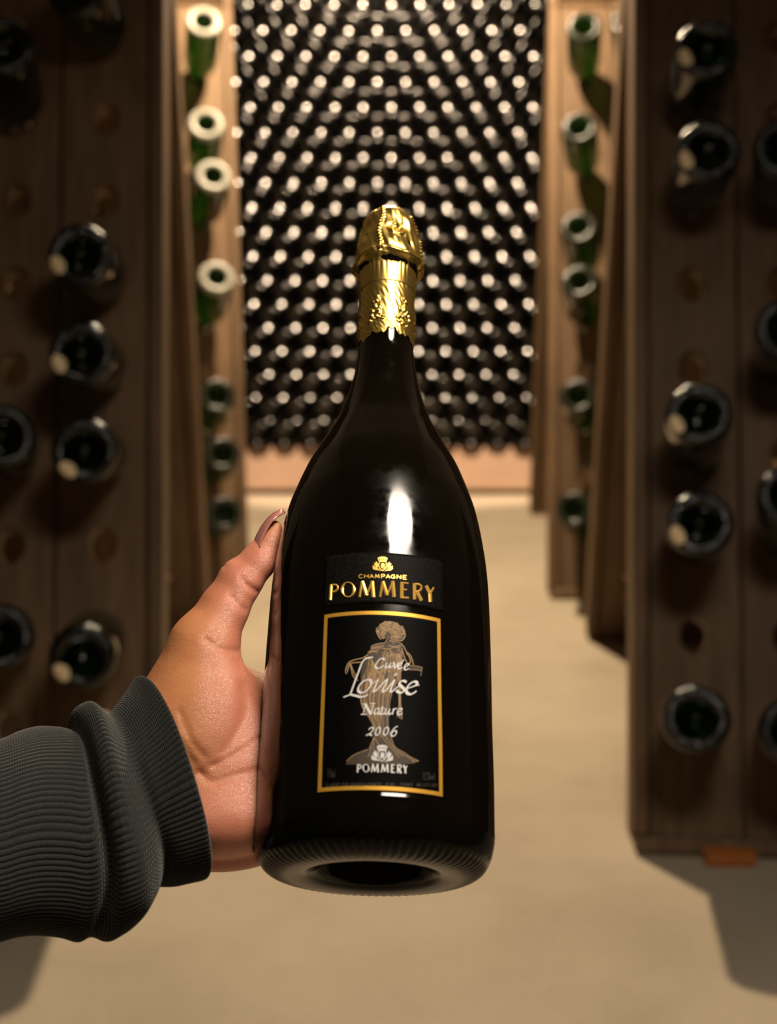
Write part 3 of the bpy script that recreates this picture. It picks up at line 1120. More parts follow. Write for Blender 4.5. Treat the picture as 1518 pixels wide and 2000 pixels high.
rb([(946, 1022), (905, 1046), (868, 1094), (856, 1136), (878, 1158), (908, 1146), (928, 1108), (914, 1084), (886, 1092), (862, 1122)], 19)
A.build('year_lettering', M['silver_print'], label, crop(640, 1270, 6.9))

# faint legal line and corner figures
A = Art()
bs = lambda q: 918 + 0.000018 * (q - 740) ** 2 + (q - 740) * 0.004
x = 45
for word in ("ELABORE", "PAR", "VRANKEN-POMMERY", None, "REIMS", "-", "FRANCE", None, "NM-217-001"):
    if word is None:
        x += 22
        continue
    for ch in word:
        for st in GLY[ch]:
            A.ribbon([(x + px * 19, bs(x) - py * 38) for px, py in st], 6, 0.00038, False)
        x += 14 if ch == 'I' else 26.5
    x += 18
for txt, xs, top, hh in (("750ml", 60, 700, 110), ("12,5%vol", 1238, 735, 100)):
    x = xs
    for ch in txt:
        for st in GLY[ch]:
            A.ribbon([(x + px * 15, top + hh + (x - xs) * 0.05 - py * hh * 0.9) for px, py in st], 5, 0.00038, False)
        x += 22 if ch != ',' else 9
A.build('small_lettering', M['faint_print'], label, crop(630, 1390, 6.325))

# draped woman printed on the label: dim body masses and light drapery lines (coordinates from one enlarged view)
L_, Fl = Art(), Art()
g2 = crop(640, 1200, 6.9)
sh = lambda P, dy=483: [(x, y + dy) for x, y in P]      # view that starts 70 px lower
rr_ = random.Random(5)
# hair: rings of small curls
for i in range(150):
    a = rr_.uniform(0, 2 * math.pi)
    q = math.sqrt(rr_.random())
    cx, cy = 848 + 178 * q * math.cos(a), 222 + 118 * q * math.sin(a) + 0.0012 * 0
    if (cx - 815) ** 2 / 50 ** 2 + (cy - 300) ** 2 / 75 ** 2 < 1:
        continue
    r0 = rr_.uniform(9, 22)
    a0 = rr_.uniform(0, 6.28)
    L_.ribbon([(cx + r0 * math.cos(a0 + s), cy + r0 * math.sin(a0 + s)) for s in np.linspace(0, 4.2, 6)], rr_.uniform(6, 10), 0.00034, n=3)
for P in ([(665, 180), (660, 230), (690, 300), (720, 335)], [(1035, 220), (1045, 290), (1010, 345), (985, 360)], [(700, 140), (780, 110), (880, 105), (960, 150), (1030, 200)]):
    L_.ribbon(P, 12, 0.00034)
Fl.fill([(680, 160), (770, 110), (880, 103), (980, 150), (1040, 230), (1030, 330), (960, 370), (880, 380), (840, 290), (770, 330), (700, 310), (665, 230)], 0.00024)
# neck, face in profile
Fl.fill([(850, 250), (900, 240), (930, 390), (820, 395), (775, 380), (830, 340)][::-1], 0.00026)
for P in ([(775, 380), (800, 340), (830, 300)], [(830, 345), (860, 360), (900, 400)], [(900, 340), (940, 370), (980, 385)], [(850, 310), (880, 350), (920, 372)], [(930, 330), (950, 350), (985, 350)]):
    L_.ribbon(P, 9, 0.00034)
# shoulders and bodice
Fl.fill([(600, 420), (690, 395), (780, 385), (900, 395), (985, 390), (1010, 460), (1015, 600), (1000, 760), (820, 800), (640, 690), (555, 520)][::-1], 0.00022)
for P in ([(590, 470), (600, 425), (680, 398), (770, 385)], [(600, 470), (680, 450), (760, 460), (830, 470), (850, 500)], [(545, 510), (600, 490), (660, 510), (680, 500)],
          [(560, 520), (620, 500), (690, 470)], [(985, 385), (1030, 440), (1060, 500), (1110, 545), (1140, 610), (1155, 680)], [(1000, 450), (1030, 560), (1065, 640), (1085, 690)],
          [(1060, 520), (1100, 570), (1115, 640), (1085, 690)], [(830, 470), (870, 450), (930, 430), (990, 420)], [(850, 520), (870, 540), (850, 560)], [(930, 490), (960, 480), (985, 500)],
          [(600, 455), (640, 440), (700, 430), (760, 425)], [(820, 420), (870, 430), (930, 450), (980, 450)]):
    L_.ribbon(P, 11, 0.00034)
for i in range(26):
    s = i / 25
    x0, x1 = 740 + 260 * s, 700 + 300 * s
    y0 = 500 + rr_.uniform(-30, 50)
    L_.ribbon([(x0, y0), (x0 + rr_.uniform(-12, 12), y0 + 90), ((x0 + x1) / 2 + rr_.uniform(-8, 8), y0 + 170), (x1, 790 + rr_.uniform(-30, 20))], rr_.uniform(4, 8), 0.00034)
# arms holding the wide shallow bow
for P in ([(560, 515), (520, 560), (460, 590), (350, 615), (285, 650), (250, 720), (238, 790)], [(480, 640), (400, 648), (310, 660), (280, 720), (262, 790)], [(300, 640), (320, 740), (350, 840), (420, 900)],
          [(238, 790), (262, 795)], [(310, 660), (345, 760), (395, 850)], [(520, 570), (500, 600), (470, 640)]):
    L_.ribbon(P, 12, 0.00034, taper=0.1)
Fl.fill([(285, 650), (310, 662), (262, 792), (236, 788), (252, 715)][::-1], 0.00026)
for P in ([(1100, 690), (1150, 688), (1275, 712)], [(1275, 712), (1268, 760), (1255, 828)], [(1090, 745), (1180, 748), (1265, 762)]):
    L_.ribbon(P, 6, 0.00034)
Fl.fill([(1110, 692), (1272, 714), (1264, 758), (1090, 742)][::-1], 0.00026)
# gown: lines running from the gathered waist down to the hem
left = sh([(545, 60), (480, 170), (445, 330), (452, 480), (440, 620), (470, 770), (545, 880), (595, 1000), (615, 1120), (600, 1230)])
right = sh([(1000, 40), (1005, 180), (985, 330), (890, 520), (850, 640), (832, 780), (828, 900), (828, 1040), (850, 1180), (880, 1260)])
Lc, Rc = catmull(left, 8), catmull(right, 8)
Fl.fill([tuple(p) for p in Lc[::4]] + [tuple(p) for p in Rc[::-4]], 0.00020)
for i in range(36):
    s = (i + rr_.uniform(-0.3, 0.3)) / 35
    wob = 0.08 * math.sin(i * 1.7)
    a0 = rr_.uniform(0.0, 0.25)
    a1 = rr_.uniform(0.55, 1.0)
    ks = np.linspace(a0, a1, 9)
    idx = ks * (len(Lc) - 1)
    P = []
    for k, q in zip(ks, idx):
        l, r_ = Lc[int(q)], Rc[int(q)]
        u = min(max(s + wob * math.sin(3.2 * k) + 0.25 * (0.5 - s) * math.exp(-((k - 0.18) / 0.1) ** 2), 0), 1)
        P.append(tuple(l + (r_ - l) * u))
    L_.ribbon(P, rr_.uniform(4, 8), 0.00034, n=3, taper=0.12)
for i in range(15):
    tx, ty = 620 + rr_.uniform(-12, 12), 690 + rr_.uniform(-15, 20)
    ex = 470 + 400 * i / 14
    L_.ribbon([(tx, ty), (tx + (ex - tx) * 0.35, ty + 110), (tx + (ex - tx) * 0.75, ty + 260), (ex, ty + 420)], rr_.uniform(5, 9), 0.00034, n=4, taper=0.1)
for i in range(9):
    L_.ribbon([(585 + rr_.uniform(-40, 40), 560 + 18 * i), (600, 620 + 12 * i), (640, 690 + 5 * i)], 6, 0.00034, taper=0.1)
# loose end of the sash with its tassel
for dx in (-16, 0, 16):
    L_.ribbon(sh([(962 + dx, 40), (968 + dx, 260), (972 + dx * 0.8, 480), (972 + dx * 0.6, 640), (974 + dx * 0.5, 740)]), 8, 0.00034)
Fl.fill(sh([(950, 560), (992, 560), (990, 720), (1000, 850), (1006, 880), (1000, 935), (935, 895), (950, 800), (958, 720)])[::-1], 0.00024)
for P in ([(960, 740), (950, 830), (936, 895)], [(975, 740), (978, 840), (968, 912)], [(988, 740), (1004, 850), (998, 932)]):
    L_.ribbon(sh(P), 8, 0.00034)
# swirl of the hem over a low mound (from a view that starts 190 px below the first)
k3 = 6.9 / 6.325
mo = lambda P: [((x / 6.325 + 630 - 640) * 6.9, (y / 6.325 + 1390 - 1200) * 6.9) for x, y in P]
Fl.fill(mo([(640, 310), (610, 390), (575, 450), (500, 480), (400, 530), (300, 610), (290, 650), (420, 655), (700, 650), (1000, 650), (1130, 640), (1195, 610), (1060, 545), (920, 470), (870, 400), (840, 300)]), 0.00018)
for P in ([(640, 315), (600, 400), (580, 460)], [(650, 320), (690, 400), (740, 470)], [(720, 280), (790, 380), (880, 480), (950, 570)], [(760, 280), (850, 400), (920, 490), (1000, 560)], [(640, 330), (630, 420), (640, 520)],
          [(830, 240), (860, 350), (900, 440), (1000, 500), (1090, 560), (1190, 610)], [(560, 470), (470, 500), (380, 540), (300, 610)], [(600, 430), (590, 500), (560, 560)], [(930, 480), (1020, 540), (1100, 590), (1130, 630)], [(1190, 610), (1140, 612), (1100, 590)]):
    L_.ribbon(mo(P), 8, 0.00030)
Fl.build('figure_shading', M['figure_fill'], label, g2)
L_.build('figure_lines', M['figure_line'], label, g2)

# ---- gold foil over the cork and neck
M['gold'] = simple('gold_foil', (0.96, 0.66, 0.17), 0.33, 1.0)
fp = np.array([(0.2460, 0.01375), (0.2527, 0.0137), (0.262, 0.0136), (0.2750, 0.0136), (0.2832, 0.0136), (0.2836, 0.0139), (0.2900, 0.0140), (0.2950, 0.0142), (0.2968, 0.0150), (0.2985, 0.0166), (0.3000, 0.0173),
               (0.3030, 0.0173), (0.3082, 0.0168), (0.3130, 0.0162), (0.3180, 0.0155), (0.3235, 0.0145), (0.3280, 0.0131), (0.3312, 0.0112), (0.3332, 0.0088), (0.3342, 0.0055), (0.3345, 0.002), (0.3345, 0.0)])
nth, nt_ = 420, 300
sarc = np.concatenate([[0], np.cumsum(np.hypot(np.diff(fp[:, 0]), np.diff(fp[:, 1])))])
ss = np.linspace(0, sarc[-1], nt_)
FT, FRd = np.interp(ss, sarc, fp[:, 0]), np.interp(ss, sarc, fp[:, 1])
TH = np.linspace(0, 2 * math.pi, nth, endpoint=False)
TT, AA = np.meshgrid(FT, TH, indexing='ij')
RR = np.repeat(FRd[:, None], nth, 1)
SSn = np.repeat(ss[:, None], nth, 1)
fr = np.random.default_rng(11)


def wav(a, s, n, fa, fs, seed):
    g = np.random.default_rng(seed)
    out = 0
    for _ in range(n):
        out = out + np.sin(a * g.integers(fa[0], fa[1]) + s * g.uniform(fs[0], fs[1]) + g.uniform(0, 6.28)) * g.uniform(0.4, 1)
    return out / n


cap = np.clip((TT - 0.2940) / 0.004, 0, 1)
low = np.clip((0.2836 - TT) / 0.0008, 0, 1)
fold = np.abs(wav(AA, SSn, 7, (3, 11), (80, 420), 3))
disp = cap * (0.0009 * fold - 0.0006)
disp += cap * 0.0022 * wav(AA, SSn, 5, (2, 6), (60, 260), 21)
disp += cap * 0.0005 * wav(AA, SSn, 6, (9, 26), (200, 900), 4)
def bump_at(deg, t, rad_, amp):
    dd = np.hypot(((AA - R(deg) + math.pi) % (2 * math.pi) - math.pi) * 0.0155, TT - t)
    return amp * np.exp(-(dd / rad_) ** 2)


for deg, t, rad_, amp in ((10, 0.327, 0.0035, 0.0011), (9, 0.3065, 0.0028, 0.0010), (26, 0.3165, 0.0026, -0.0015), (2, 0.3150, 0.0018, -0.0010), (-46, 0.318, 0.0045, -0.0013),
                          (-60, 0.307, 0.003, 0.0008), (48, 0.322, 0.003, 0.0009), (44, 0.308, 0.0025, -0.0010), (-30, 0.327, 0.0025, 0.0007)):
    disp += cap * bump_at(deg, t, rad_, amp)
dd_ = np.hypot(((AA - R(16) + math.pi) % (2 * math.pi) - math.pi) * 0.0160, (TT - 0.3135))
disp += cap * 0.0008 * np.exp(-((dd_ - 0.0034) / 0.0006) ** 2)
# four twisted wires under the foil
for k in range(4):
    a0 = R(-16) + k * math.pi / 2 - 0.0
    da = (AA - a0 + math.pi) % (2 * math.pi) - math.pi
    da = da + 0.05 * np.sin(SSn * 300 + k)
    rid = np.exp(-(da * RR / 0.0010) ** 2)
    bead = 0.65 + 0.35 * np.sin(TT / 0.0021 * 2 * math.pi)
    disp += rid * 0.0015 * bead * np.clip((TT - 0.2965) / 0.003, 0, 1) * np.clip((0.333 - TT) / 0.003, 0, 1)
# ring wire at the skirt, scalloped
disp += 0.0009 * np.exp(-((TT - 0.3005 - 0.0012 * np.cos(4 * (AA + R(16)))) / 0.0011) ** 2)
# pleats below the skirt
mid = np.clip((TT - 0.2840) / 0.001, 0, 1) * np.clip((0.2965 - TT) / 0.002, 0, 1)
disp += mid * (0.0008 * np.abs(wav(AA, SSn, 6, (7, 25), (5, 60), 8)) * np.clip((TT - 0.284) / 0.010, 0, 1))
# embossed grapes and leaves on the lower band
disp += low * 0.00022 * wav(AA, SSn, 8, (10, 38), (300, 1600), 9)
gg = np.random.default_rng(2)
for rep in range(6):
    ac = R(-22) + rep * R(60)
    for j in range(24):
        q = gg.random()
        tt0 = 0.2560 + 0.0185 * q
        wd = 0.0036 * math.sin(math.pi * min(1, 0.25 + 0.75 * q)) + 0.0006
        a1 = ac + gg.uniform(-1, 1) * wd / 0.0137
        dd = np.hypot(((AA - a1 + math.pi) % (2 * math.pi) - math.pi) * 0.0137, TT - tt0)
        disp = np.maximum(disp, low * np.sqrt(np.maximum(0, 1 - (dd / 0.00112) ** 2)) * 0.00078 + np.where(dd < 0.00112, 0.0, -1))
RR = np.maximum(RR + disp * np.clip(RR / 0.006, 0, 1), 0.0)
# torn lower edge
jag = 0.0016 * np.sin(3 * TH + 1.0) + 0.0011 * np.sign(np.sin(9 * TH)) * np.abs(np.sin(9 * TH)) ** 0.6 + 0.0007 * np.sin(23 * TH + 0.5)
k = np.clip((0.262 - TT) / 0.016, 0, 1)
TT2 = TT + (jag[None, :] + 0.0072) * k
V = np.stack([RR * np.cos(AA), RR * np.sin(AA), TT2], -1).reshape(-1, 3)
foil = obj('gold_foil', mesh('gold_foil', V, grid_faces(nth, nt_, True), True, [M['gold']]), champ)

# ------------------------------------------------------------------ hand
PXM = 0.575 / FPX                                  # metres per pixel at the hand's depth


def waxis(y):
    return -66 - (y - 1400) * 0.45


def hand_world(P):
    """(px, py, w) -> world; w is depth in pixel units relative to the bottle's axis"""
    Z = 0.575 + (P[:, 2] + waxis(P[:, 1])) * PXM
    return px2w(P[:, 0], P[:, 1], Z)


XS = np.arange(60, 905, 4.6)
YS = np.arange(975, 1735, 4.6)
WS = np.arange(-150, 330, 4.6)
GX, GY, GW = np.meshgrid(XS, YS, WS, indexing='ij')
GX, GY, GW = GX.astype(np.float32), GY.astype(np.float32), GW.astype(np.float32)


def cone(a, b, ra, rb_, sw=1.0):
    """tapered capsule, depth direction squeezed by sw"""
    a, b = np.array(a, float), np.array(b, float)
    px, py, pw = GX - a[0], GY - a[1], (GW - a[2]) / sw
    d = b - a
    d[2] /= sw
    L = float(d @ d)
    h = np.clip((px * d[0] + py * d[1] + pw * d[2]) / L, 0, 1)
    return np.sqrt((px - h * d[0]) ** 2 + (py - h * d[1]) ** 2 + (pw - h * d[2]) ** 2) - (ra + (rb_ - ra) * h)


def ell(c, r, rot=0.0):
    x, y, z = GX - c[0], GY - c[1], GW - c[2]
    cr, sr = math.cos(rot), math.sin(rot)
    u, v_ = x * cr + y * sr, -x * sr + y * cr
    k0 = np.sqrt((u / r[0]) ** 2 + (v_ / r[1]) ** 2 + (z / r[2]) ** 2)
    k1 = np.sqrt((u / r[0] ** 2) ** 2 + (v_ / r[1] ** 2) ** 2 + (z / r[2] ** 2) ** 2) + 1e-6
    return k0 * (k0 - 1) / k1


def smin(a, b, k):
    h = np.clip(0.5 + 0.5 * (b - a) / k, 0, 1)
    return b + (a - b) * h - k * h * (1 - h)


def build_hand():
    d = ell((255, 1545, 45), (190, 128, 74), R(-12))                    # wrist, inside the cuff
    d = smin(d, ell((432, 1490, 34), (150, 182, 88)), 44)               # body of the palm
    d = smin(d, ell((430, 1588, 20), (172, 84, 82), R(-3)), 30)
    d = smin(d, ell((430, 1612, 90), (172, 92, 62), R(-2)), 10)        # little-finger side
    d = smin(d, cone((338, 1425, 22), (398, 1262, 12), 100, 64), 34)    # ball of the thumb
    d = smin(d, ell((398, 1385, 2), (92, 128, 82), R(14)), 30)
    d = smin(d, cone((398, 1262, 12), (437, 1190, 16), 64, 47), 26)
    d = smin(d, cone((437, 1190, 16), (469, 1136, 18), 47, 42), 14)     # thumb
    d = smin(d, ell((467, 1127, 18), (27, 34, 38), R(-55)), 14)
    d = smin(d, cone((469, 1136, 18), (509, 1092, 16), 41, 34), 12)
    d = smin(d, cone((509, 1092, 16), (529, 1051, 14), 34, 23), 12)
    d = smin(d, cone((527, 1050, 14), (538, 1030, 12), 24, 14), 8)
    d = smin(d, cone((400, 1330, 70), (500, 1375, 108), 58, 60), 30)    # web towards the first finger
    fing = None
    for i, (y, rr0, tip) in enumerate(((1378, 39, 128), (1448, 43, 134), (1533, 41, 128), (1612, 36, 112))):
        R0 = 222 + rr0
        ax = 732 + (1697 - y) * 0.0215
        seq = [(ax - 255 * math.cos(R(p)), y - 0.25 * (p - 30) + 2 * i, (R0 + (6 if p < 80 else 0)) * math.sin(R(p))) for p in (18, 38, 66, 92, tip)]
        rs = (rr0 + 12, rr0 + 4, rr0, rr0 - 4, rr0 - 8)
        for a, b, ra, rb_ in zip(seq[:-1], seq[1:], rs[:-1], rs[1:]):
            c = cone(a, b, ra, rb_)
            fing = c if fing is None else smin(fing, c, 7)
    d = smin(d, fing, 26)
    # pressed flat against the glass
    ax = 732 + (1697 - GY) * 0.0215
    rpx = np.interp(GY, [1006, 1043, 1121, 1186, 1300, 1420, 1642, 1700], [182, 190, 210, 216, 221, 226, 236, 232]).astype(np.float32)
    d = np.maximum(d, rpx + 1.5 - np.sqrt((GX - ax) ** 2 + (GW * 0.98) ** 2))
    # creases of the palm and thumb
    near = np.clip((70 - GW) / 60, 0, 1)

    def crease(pts, depth, width):
        nonlocal d
        P = catmull(pts, 4)
        m = np.full(GX.shape[:2], 1e9, np.float32)
        x, y = GX[:, :, 0], GY[:, :, 0]
        for a, b in zip(P[:-1], P[1:]):
            v_ = b - a
            h = np.clip(((x - a[0]) * v_[0] + (y - a[1]) * v_[1]) / (v_ @ v_ + 1e-6), 0, 1)
            m = np.minimum(m, np.hypot(x - a[0] - h * v_[0], y - a[1] - h * v_[1]))
        d = d + (depth * np.exp(-(m / width) ** 2))[:, :, None] * near
    crease([(474, 1338), (480, 1385), (466, 1425), (440, 1468)], 3, 10)
    crease([(508, 1440), (470, 1468), (440, 1485), (416, 1497)], 4, 5)
    crease([(390, 1508), (414, 1528), (452, 1518), (505, 1502)], 3.5, 7)
    crease([(472, 1131), (483, 1144), (499, 1154)], 5, 5)
    crease([(452, 1164), (463, 1180), (478, 1191)], 4, 5)
    crease([(350, 1390), (372, 1445), (398, 1478)], 3, 6)
    crease([(332, 1400), (356, 1452), (378, 1490)], 3, 6)
    crease([(400, 1248), (430, 1268), (462, 1272)], 4, 6)
    crease([(430, 1100), (440, 1108)], 3, 4)
    return d


D = build_hand()


def surface_nets(D):
    inside = D < 0
    nx, ny, nz = D.shape
    corners = [(i, j, k) for i in (0, 1) for j in (0, 1) for k in (0, 1)]
    cnt = np.zeros((nx - 1, ny - 1, nz - 1), np.int8)
    for i, j, k in corners:
        cnt += inside[i:nx - 1 + i, j:ny - 1 + j, k:nz - 1 + k]
    act = np.argwhere((cnt > 0) & (cnt < 8))
    idx = -np.ones(cnt.shape, np.int64)
    idx[act[:, 0], act[:, 1], act[:, 2]] = np.arange(len(act))
    acc = np.zeros((len(act), 3))
    num = np.zeros(len(act))
    val = {c: D[act[:, 0] + c[0], act[:, 1] + c[1], act[:, 2] + c[2]] for c in corners}
    for c in corners:
        for axis in range(3):
            if c[axis] == 0:
                e = list(c)
                e[axis] = 1
                e = tuple(e)
                a, b = val[c], val[e]
                m = (a < 0) != (b < 0)
                t = np.where(m, a / np.where(m, a - b, 1), 0)
                p = np.array(c, float)[None, :].repeat(len(act), 0)
                p[:, axis] += t
                acc += p * m[:, None]
                num += m
    V = act + acc / num[:, None]
    F = []
    for axis in range(3):
        sl0 = [slice(None)] * 3
        sl1 = [slice(None)] * 3
        sl0[axis] = slice(0, -1)
        sl1[axis] = slice(1, None)
        a, b = inside[tuple(sl0)], inside[tuple(sl1)]
        u, v_ = (axis + 1) % 3, (axis + 2) % 3
        for flip, m in ((False, a & ~b), (True, ~a & b)):
            e = np.argwhere(m)
            e = e[(e[:, u] > 0) & (e[:, v_] > 0) & (e[:, u] < D.shape[u] - 1) & (e[:, v_] < D.shape[v_] - 1)]
            q = []
            for du, dv in ((1, 1), (0, 1), (0, 0), (1, 0)):
                c = e.copy()
                c[:, u] -= du
                c[:, v_] -= dv
                q.append(idx[c[:, 0], c[:, 1], c[:, 2]])
            q = np.stack(q, -1)
            q = q[(q >= 0).all(1)]
            F.append(q[:, ::-1] if flip else q)
    return V, np.vstack(F)


V, F = surface_nets(D)
P = np.stack([XS[0] + V[:, 0] * 4.6, YS[0] + V[:, 1] * 4.6, WS[0] + V[:, 2] * 4.6], -1)


def relax(P, F, it):
    for _ in range(it):
        s = np.zeros_like(P)
        c = np.zeros(len(P))
        for i in range(4):
            j = (i + 1) % 4
            np.add.at(s, F[:, i], P[F[:, j]])
            np.add.at(s, F[:, j], P[F[:, i]])
            np.add.at(c, F[:, i], 1)
            np.add.at(c, F[:, j], 1)
        P = P * 0.5 + 0.5 * s / np.maximum(c, 1)[:, None]
    return P


P = relax(P, F, 2)


def skin_mat():
    m, nt, b = new_mat('skin')
    tc = N(nt, 'ShaderNodeTexCoord')
    at = N(nt, 'ShaderNodeAttribute', attribute_name='pink')
    mx = N(nt, 'ShaderNodeMix', data_type='RGBA')
    mx.inputs[6].default_value = (0.64, 0.27, 0.115, 1)
    mx.inputs[7].default_value = (0.68, 0.26, 0.165, 1)
    nt.links.new(at.outputs['Fac'], mx.inputs[0])
    n1 = N(nt, 'ShaderNodeTexNoise', Scale=70.0, Detail=5.0)
    nt.links.new(tc.outputs['Object'], n1.inputs['Vector'])
    r = ramp(nt, [(0.3, (0.84, 0.76, 0.72)), (0.7, (1.0, 1.0, 1.0))])
    nt.links.new(n1.outputs[0], r.inputs[0])
    ml = N(nt, 'ShaderNodeMix', data_type='RGBA', blend_type='MULTIPLY')
    ml.inputs[0].default_value = 0.8
    nt.links.new(mx.outputs[2], ml.inputs[6])
    nt.links.new(r.outputs[0], ml.inputs[7])
    nt.links.new(ml.outputs[2], b.inputs['Base Color'])
    b.inputs['Roughness'].default_value = 0.38
    b.inputs['Specular IOR Level'].default_value = 0.55
    b.inputs['Subsurface Weight'].default_value = 0.09
    b.inputs['Subsurface Radius'].default_value = (0.006, 0.002, 0.001)
    b.inputs['Subsurface Scale'].default_value = 1.0
    v1 = N(nt, 'ShaderNodeTexVoronoi', Scale=1500.0, feature='DISTANCE_TO_EDGE')
    nt.links.new(tc.outputs['Object'], v1.inputs['Vector'])
    n2 = N(nt, 'ShaderNodeTexNoise', Scale=260.0, Detail=5.0, Roughness=0.65)
    mp = N(nt, 'ShaderNodeMapping')
    mp.inputs['Rotation'].default_value = (0, R(32), 0)
    mp.inputs['Scale'].default_value = (0.7, 1.0, 2.6)
    nt.links.new(tc.outputs['Object'], mp.inputs[0])
    nt.links.new(mp.outputs[0], n2.inputs['Vector'])
    ad = N(nt, 'ShaderNodeMath', operation='ADD')
    nt.links.new(v1.outputs[0], ad.inputs[0])
    nt.links.new(n2.outputs[0], ad.inputs[1])
    bp = N(nt, 'ShaderNodeBump', Strength=0.33, Distance=0.0007)
    nt.links.new(ad.outputs[0], bp.inputs['Height'])
    nt.links.new(bp.outputs[0], b.inputs['Normal'])
    return m


M['skin'] = skin_mat()
HO = px2w(400, 1450, 0.56)
me = mesh('person', hand_world(P) - HO, F, True, [M['skin']])
pink = np.clip((P[:, 0] - 368) / 95, 0, 1) * np.clip((P[:, 1] - 1020) / 60, 0, 1)
pink = np.maximum(pink, np.clip((P[:, 1] - 1480) / 100, 0, 1))
ca = me.attributes.new('pink', 'FLOAT', 'POINT')
ca.data.foreach_set('value', pink.astype(np.float32))
person = obj('person', me, loc=tuple(HO))
tag(person, "person's left hand in a grey ribbed cuff, thumb up, holding the champagne bottle", 'person')

# thumbnail: long almond plate, seen from its edge
M['nail'] = simple('nail_polish', (0.50, 0.20, 0.17), 0.16, 0.0, 0.6, Coat_Weight=0.6)
cl = catmull([(497, 1066), (505, 1046), (518, 1024), (534, 1007), (553, 997)], 6)
nv_ = len(cl)
nu_ = 15
Q = []
for i, c in enumerate(cl):
    s = i / (nv_ - 1)
    T = cl[min(i + 1, nv_ - 1)] - cl[max(i - 1, 0)]
    T = T / np.linalg.norm(T)
    nrm = np.array([T[1], -T[0]])                    # outward, up and to the left
    if nrm[0] > 0:
        nrm = -nrm
    hw = 34 * (0.80 + 0.30 * s) * (1 - s ** 4) ** 0.5 + 1.5
    for j in range(nu_):
        u = (j / (nu_ - 1) - 0.5) * 2
        drop = 15 * (u ** 2) * (1 - 0.45 * s)
        q = c - nrm * (drop - 2)
        Q.append((q[0], q[1], 14 + u * hw * 0.92))
Q = np.array(Q)
Qw = hand_world(Q) - HO
Fn = grid_faces(nu_, nv_)
nail = obj('thumbnail', mesh('thumbnail', Qw, Fn, True, [M['nail']]), person)
md = nail.modifiers.new('thick', 'SOLIDIFY')
md.thickness = 0.0006
md.offset = -1
nail['label'] = 'long glossy mauve thumbnail'

# ------------------------------------------------------------------ ribbed sleeve
SEC = [((-460, 1575), (-470, 1930)), ((-70, 1462), (-75, 1852)), ((0, 1446), (0, 1840)), ((38, 1431), (30, 1832)), ((75, 1421), (70, 1827)), ((112, 1420), (118, 1830)),
       ((138, 1419), (158, 1839)), ((149, 1385), (205, 1838)), ((170, 1374), (238, 1820)), ((192, 1386), (268, 1791)), ((212, 1394), (292, 1757)), ((234, 1378), (310, 1737)),
       ((256, 1350), (345, 1729)), ((273, 1323), (388, 1720)), ((279, 1325), (397, 1714)), ((278, 1335), (392, 1704)), ((262, 1362), (368, 1690)), ((238, 1390), (330, 1680))]
sec = np.array(SEC, float)
tp, bt = catmull(sec[:, 0], 12), catmull(sec[:, 1], 12)
ns = len(tp)
svals = np.linspace(0, len(SEC) - 1, ns)
RIBS, SUB = 108, 9
na = RIBS * SUB
phi = np.linspace(0, 2 * math.pi, na, endpoint=False)       # 0 = top edge, pi/2 = towards the camera, pi = bottom edge
cen, half = (tp + bt) / 2, (tp - bt) / 2
hl = np.linalg.norm(half, axis=1)
# axis direction in the picture for pushing folds
thick = np.interp(svals, [0, 6, 8, 10, 13, 14, 17], [0.70, 0.66, 0.72, 0.72, 0.74, 0.74, 0.62])
cw = np.interp(svals, [0, 13, 17], [55, 8, 12])             # depth of the section centre, bottle-axis units
PH, SV = np.meshgrid(phi, svals)
c_, s_ = np.cos(PH), np.sin(PH)
c_ = np.sign(c_) * np.abs(c_) ** 0.88
s_ = np.sign(s_) * np.abs(s_) ** 0.88
wob = 0.010 * np.sin(PH * 3 + SV * 0.8) + 0.006 * np.sin(PH * 5 - SV * 1.1)
# folds: valleys and rolls that run round the arm
fold = np.zeros_like(PH)
f1 = SV - (6.35 + 0.55 * np.sin((PH - 0.2) * 1.0) + 0.10 * np.sin(PH * 4))
front_w = 0.35 + 0.65 * np.clip(s_, 0, 1)
fold += -0.195 * np.exp(-(f1 / 0.42) ** 2) * front_w
fold += 0.050 * np.exp(-((f1 - 1.7) / 0.9) ** 2) * front_w
lowm = np.clip(np.sin(PH / 2) * 1.6 - 0.75, 0, 1) * np.clip(s_ + 0.3, 0, 1)
f2 = SV - (10.3 - 0.8 * np.cos(PH))
fold += -0.130 * np.exp(-(f2 / 0.5) ** 2) * lowm
fold += 0.050 * np.exp(-((f2 + 1.6) / 0.9) ** 2) * lowm
f3 = SV - (9.9 + 0.4 * np.sin(PH * 2))
fold += -0.012 * np.exp(-(f3 / 0.7) ** 2) * np.clip(c_ + 0.2, 0, 1)
fold += 0.012 * np.sin(SV * 2.3 + PH * 2.0) * np.clip((SV - 5) / 3, 0, 1) * np.clip((13 - SV) / 2, 0, 1)
ribs = 0.021 * (np.abs(np.sin(PH * RIBS / 2)) ** 0.55 - 0.6) * np.clip((14.2 - SV) / 0.5, 0, 1)
rad = 1 + wob * np.clip((13 - SV) / 3, 0, 1) + fold + ribs
hx, hy = half[:, 0:1], half[:, 1:2]
SX = cen[:, 0:1] + hx * c_ * rad + np.interp(SV, [0, 4, 7, 13, 17], [0, 12, 30, 44, 40]) * s_
SY = cen[:, 1:2] + hy * c_ * rad
SW = cw[:, None] - hl[:, None] * thick[:, None] * s_ * rad
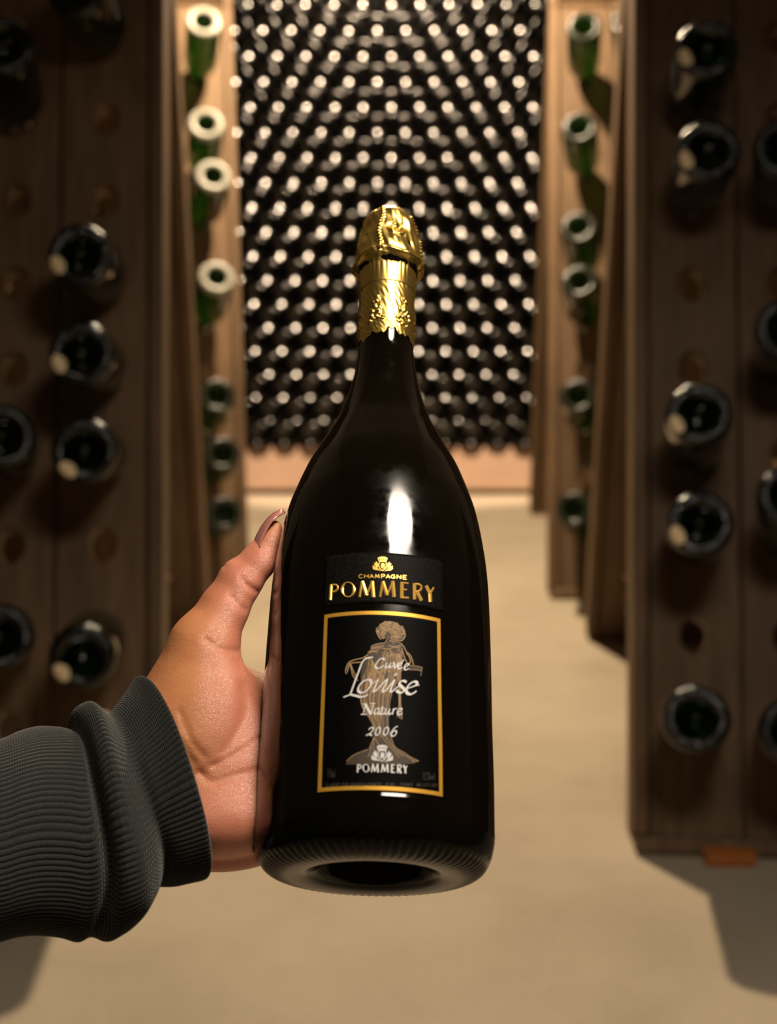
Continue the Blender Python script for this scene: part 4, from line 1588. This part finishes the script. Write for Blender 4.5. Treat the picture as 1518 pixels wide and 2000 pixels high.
# keep the drawn outline where the folds do not matter
V = np.stack([SX, SY, SW], -1).reshape(-1, 3)
Vw = hand_world(V) - HO


def knit_mat():
    m, nt, b = new_mat('ribbed_knit')
    tc = N(nt, 'ShaderNodeTexCoord')
    at = N(nt, 'ShaderNodeAttribute', attribute_name='knit')
    n1 = N(nt, 'ShaderNodeTexNoise', Scale=1400.0, Detail=3.0)
    nt.links.new(tc.outputs['Object'], n1.inputs['Vector'])
    r = ramp(nt, [(0.3, (0.011, 0.0122, 0.0112)), (0.75, (0.031, 0.0325, 0.0295))])
    nt.links.new(n1.outputs[0], r.inputs[0])
    nt.links.new(r.outputs[0], b.inputs['Base Color'])
    b.inputs['Roughness'].default_value = 0.9
    b.inputs['Specular IOR Level'].default_value = 0.15
    b.inputs['Sheen Weight'].default_value = 0.25
    sn = N(nt, 'ShaderNodeMath', operation='SINE')
    mu = N(nt, 'ShaderNodeMath', operation='MULTIPLY')
    mu.inputs[1].default_value = 14.0
    nt.links.new(at.outputs['Fac'], mu.inputs[0])
    nt.links.new(mu.outputs[0], sn.inputs[0])
    ad = N(nt, 'ShaderNodeMath', operation='ADD')
    nt.links.new(sn.outputs[0], ad.inputs[0])
    nt.links.new(n1.outputs[0], ad.inputs[1])
    bp = N(nt, 'ShaderNodeBump', Strength=0.6, Distance=0.0004)
    nt.links.new(ad.outputs[0], bp.inputs['Height'])
    nt.links.new(bp.outputs[0], b.inputs['Normal'])
    return m


M['knit'] = knit_mat()
me = mesh('sleeve', Vw, grid_faces(na, ns, True).tolist() + [list(range(na))[::-1]], True, [M['knit']])
dist = np.concatenate([[0], np.cumsum(np.linalg.norm(np.diff(cen, axis=0), axis=1))]) / 10.0
ca = me.attributes.new('knit', 'FLOAT', 'POINT')
ca.data.foreach_set('value', np.repeat(dist, na).astype(np.float32))
sl = obj('sleeve', me, person)
sl['label'] = 'dark grey ribbed sweater sleeve pushed into folds at the cuff'

bpy.context.view_layer.update()
print('SCENE BUILT', len(bpy.data.objects))
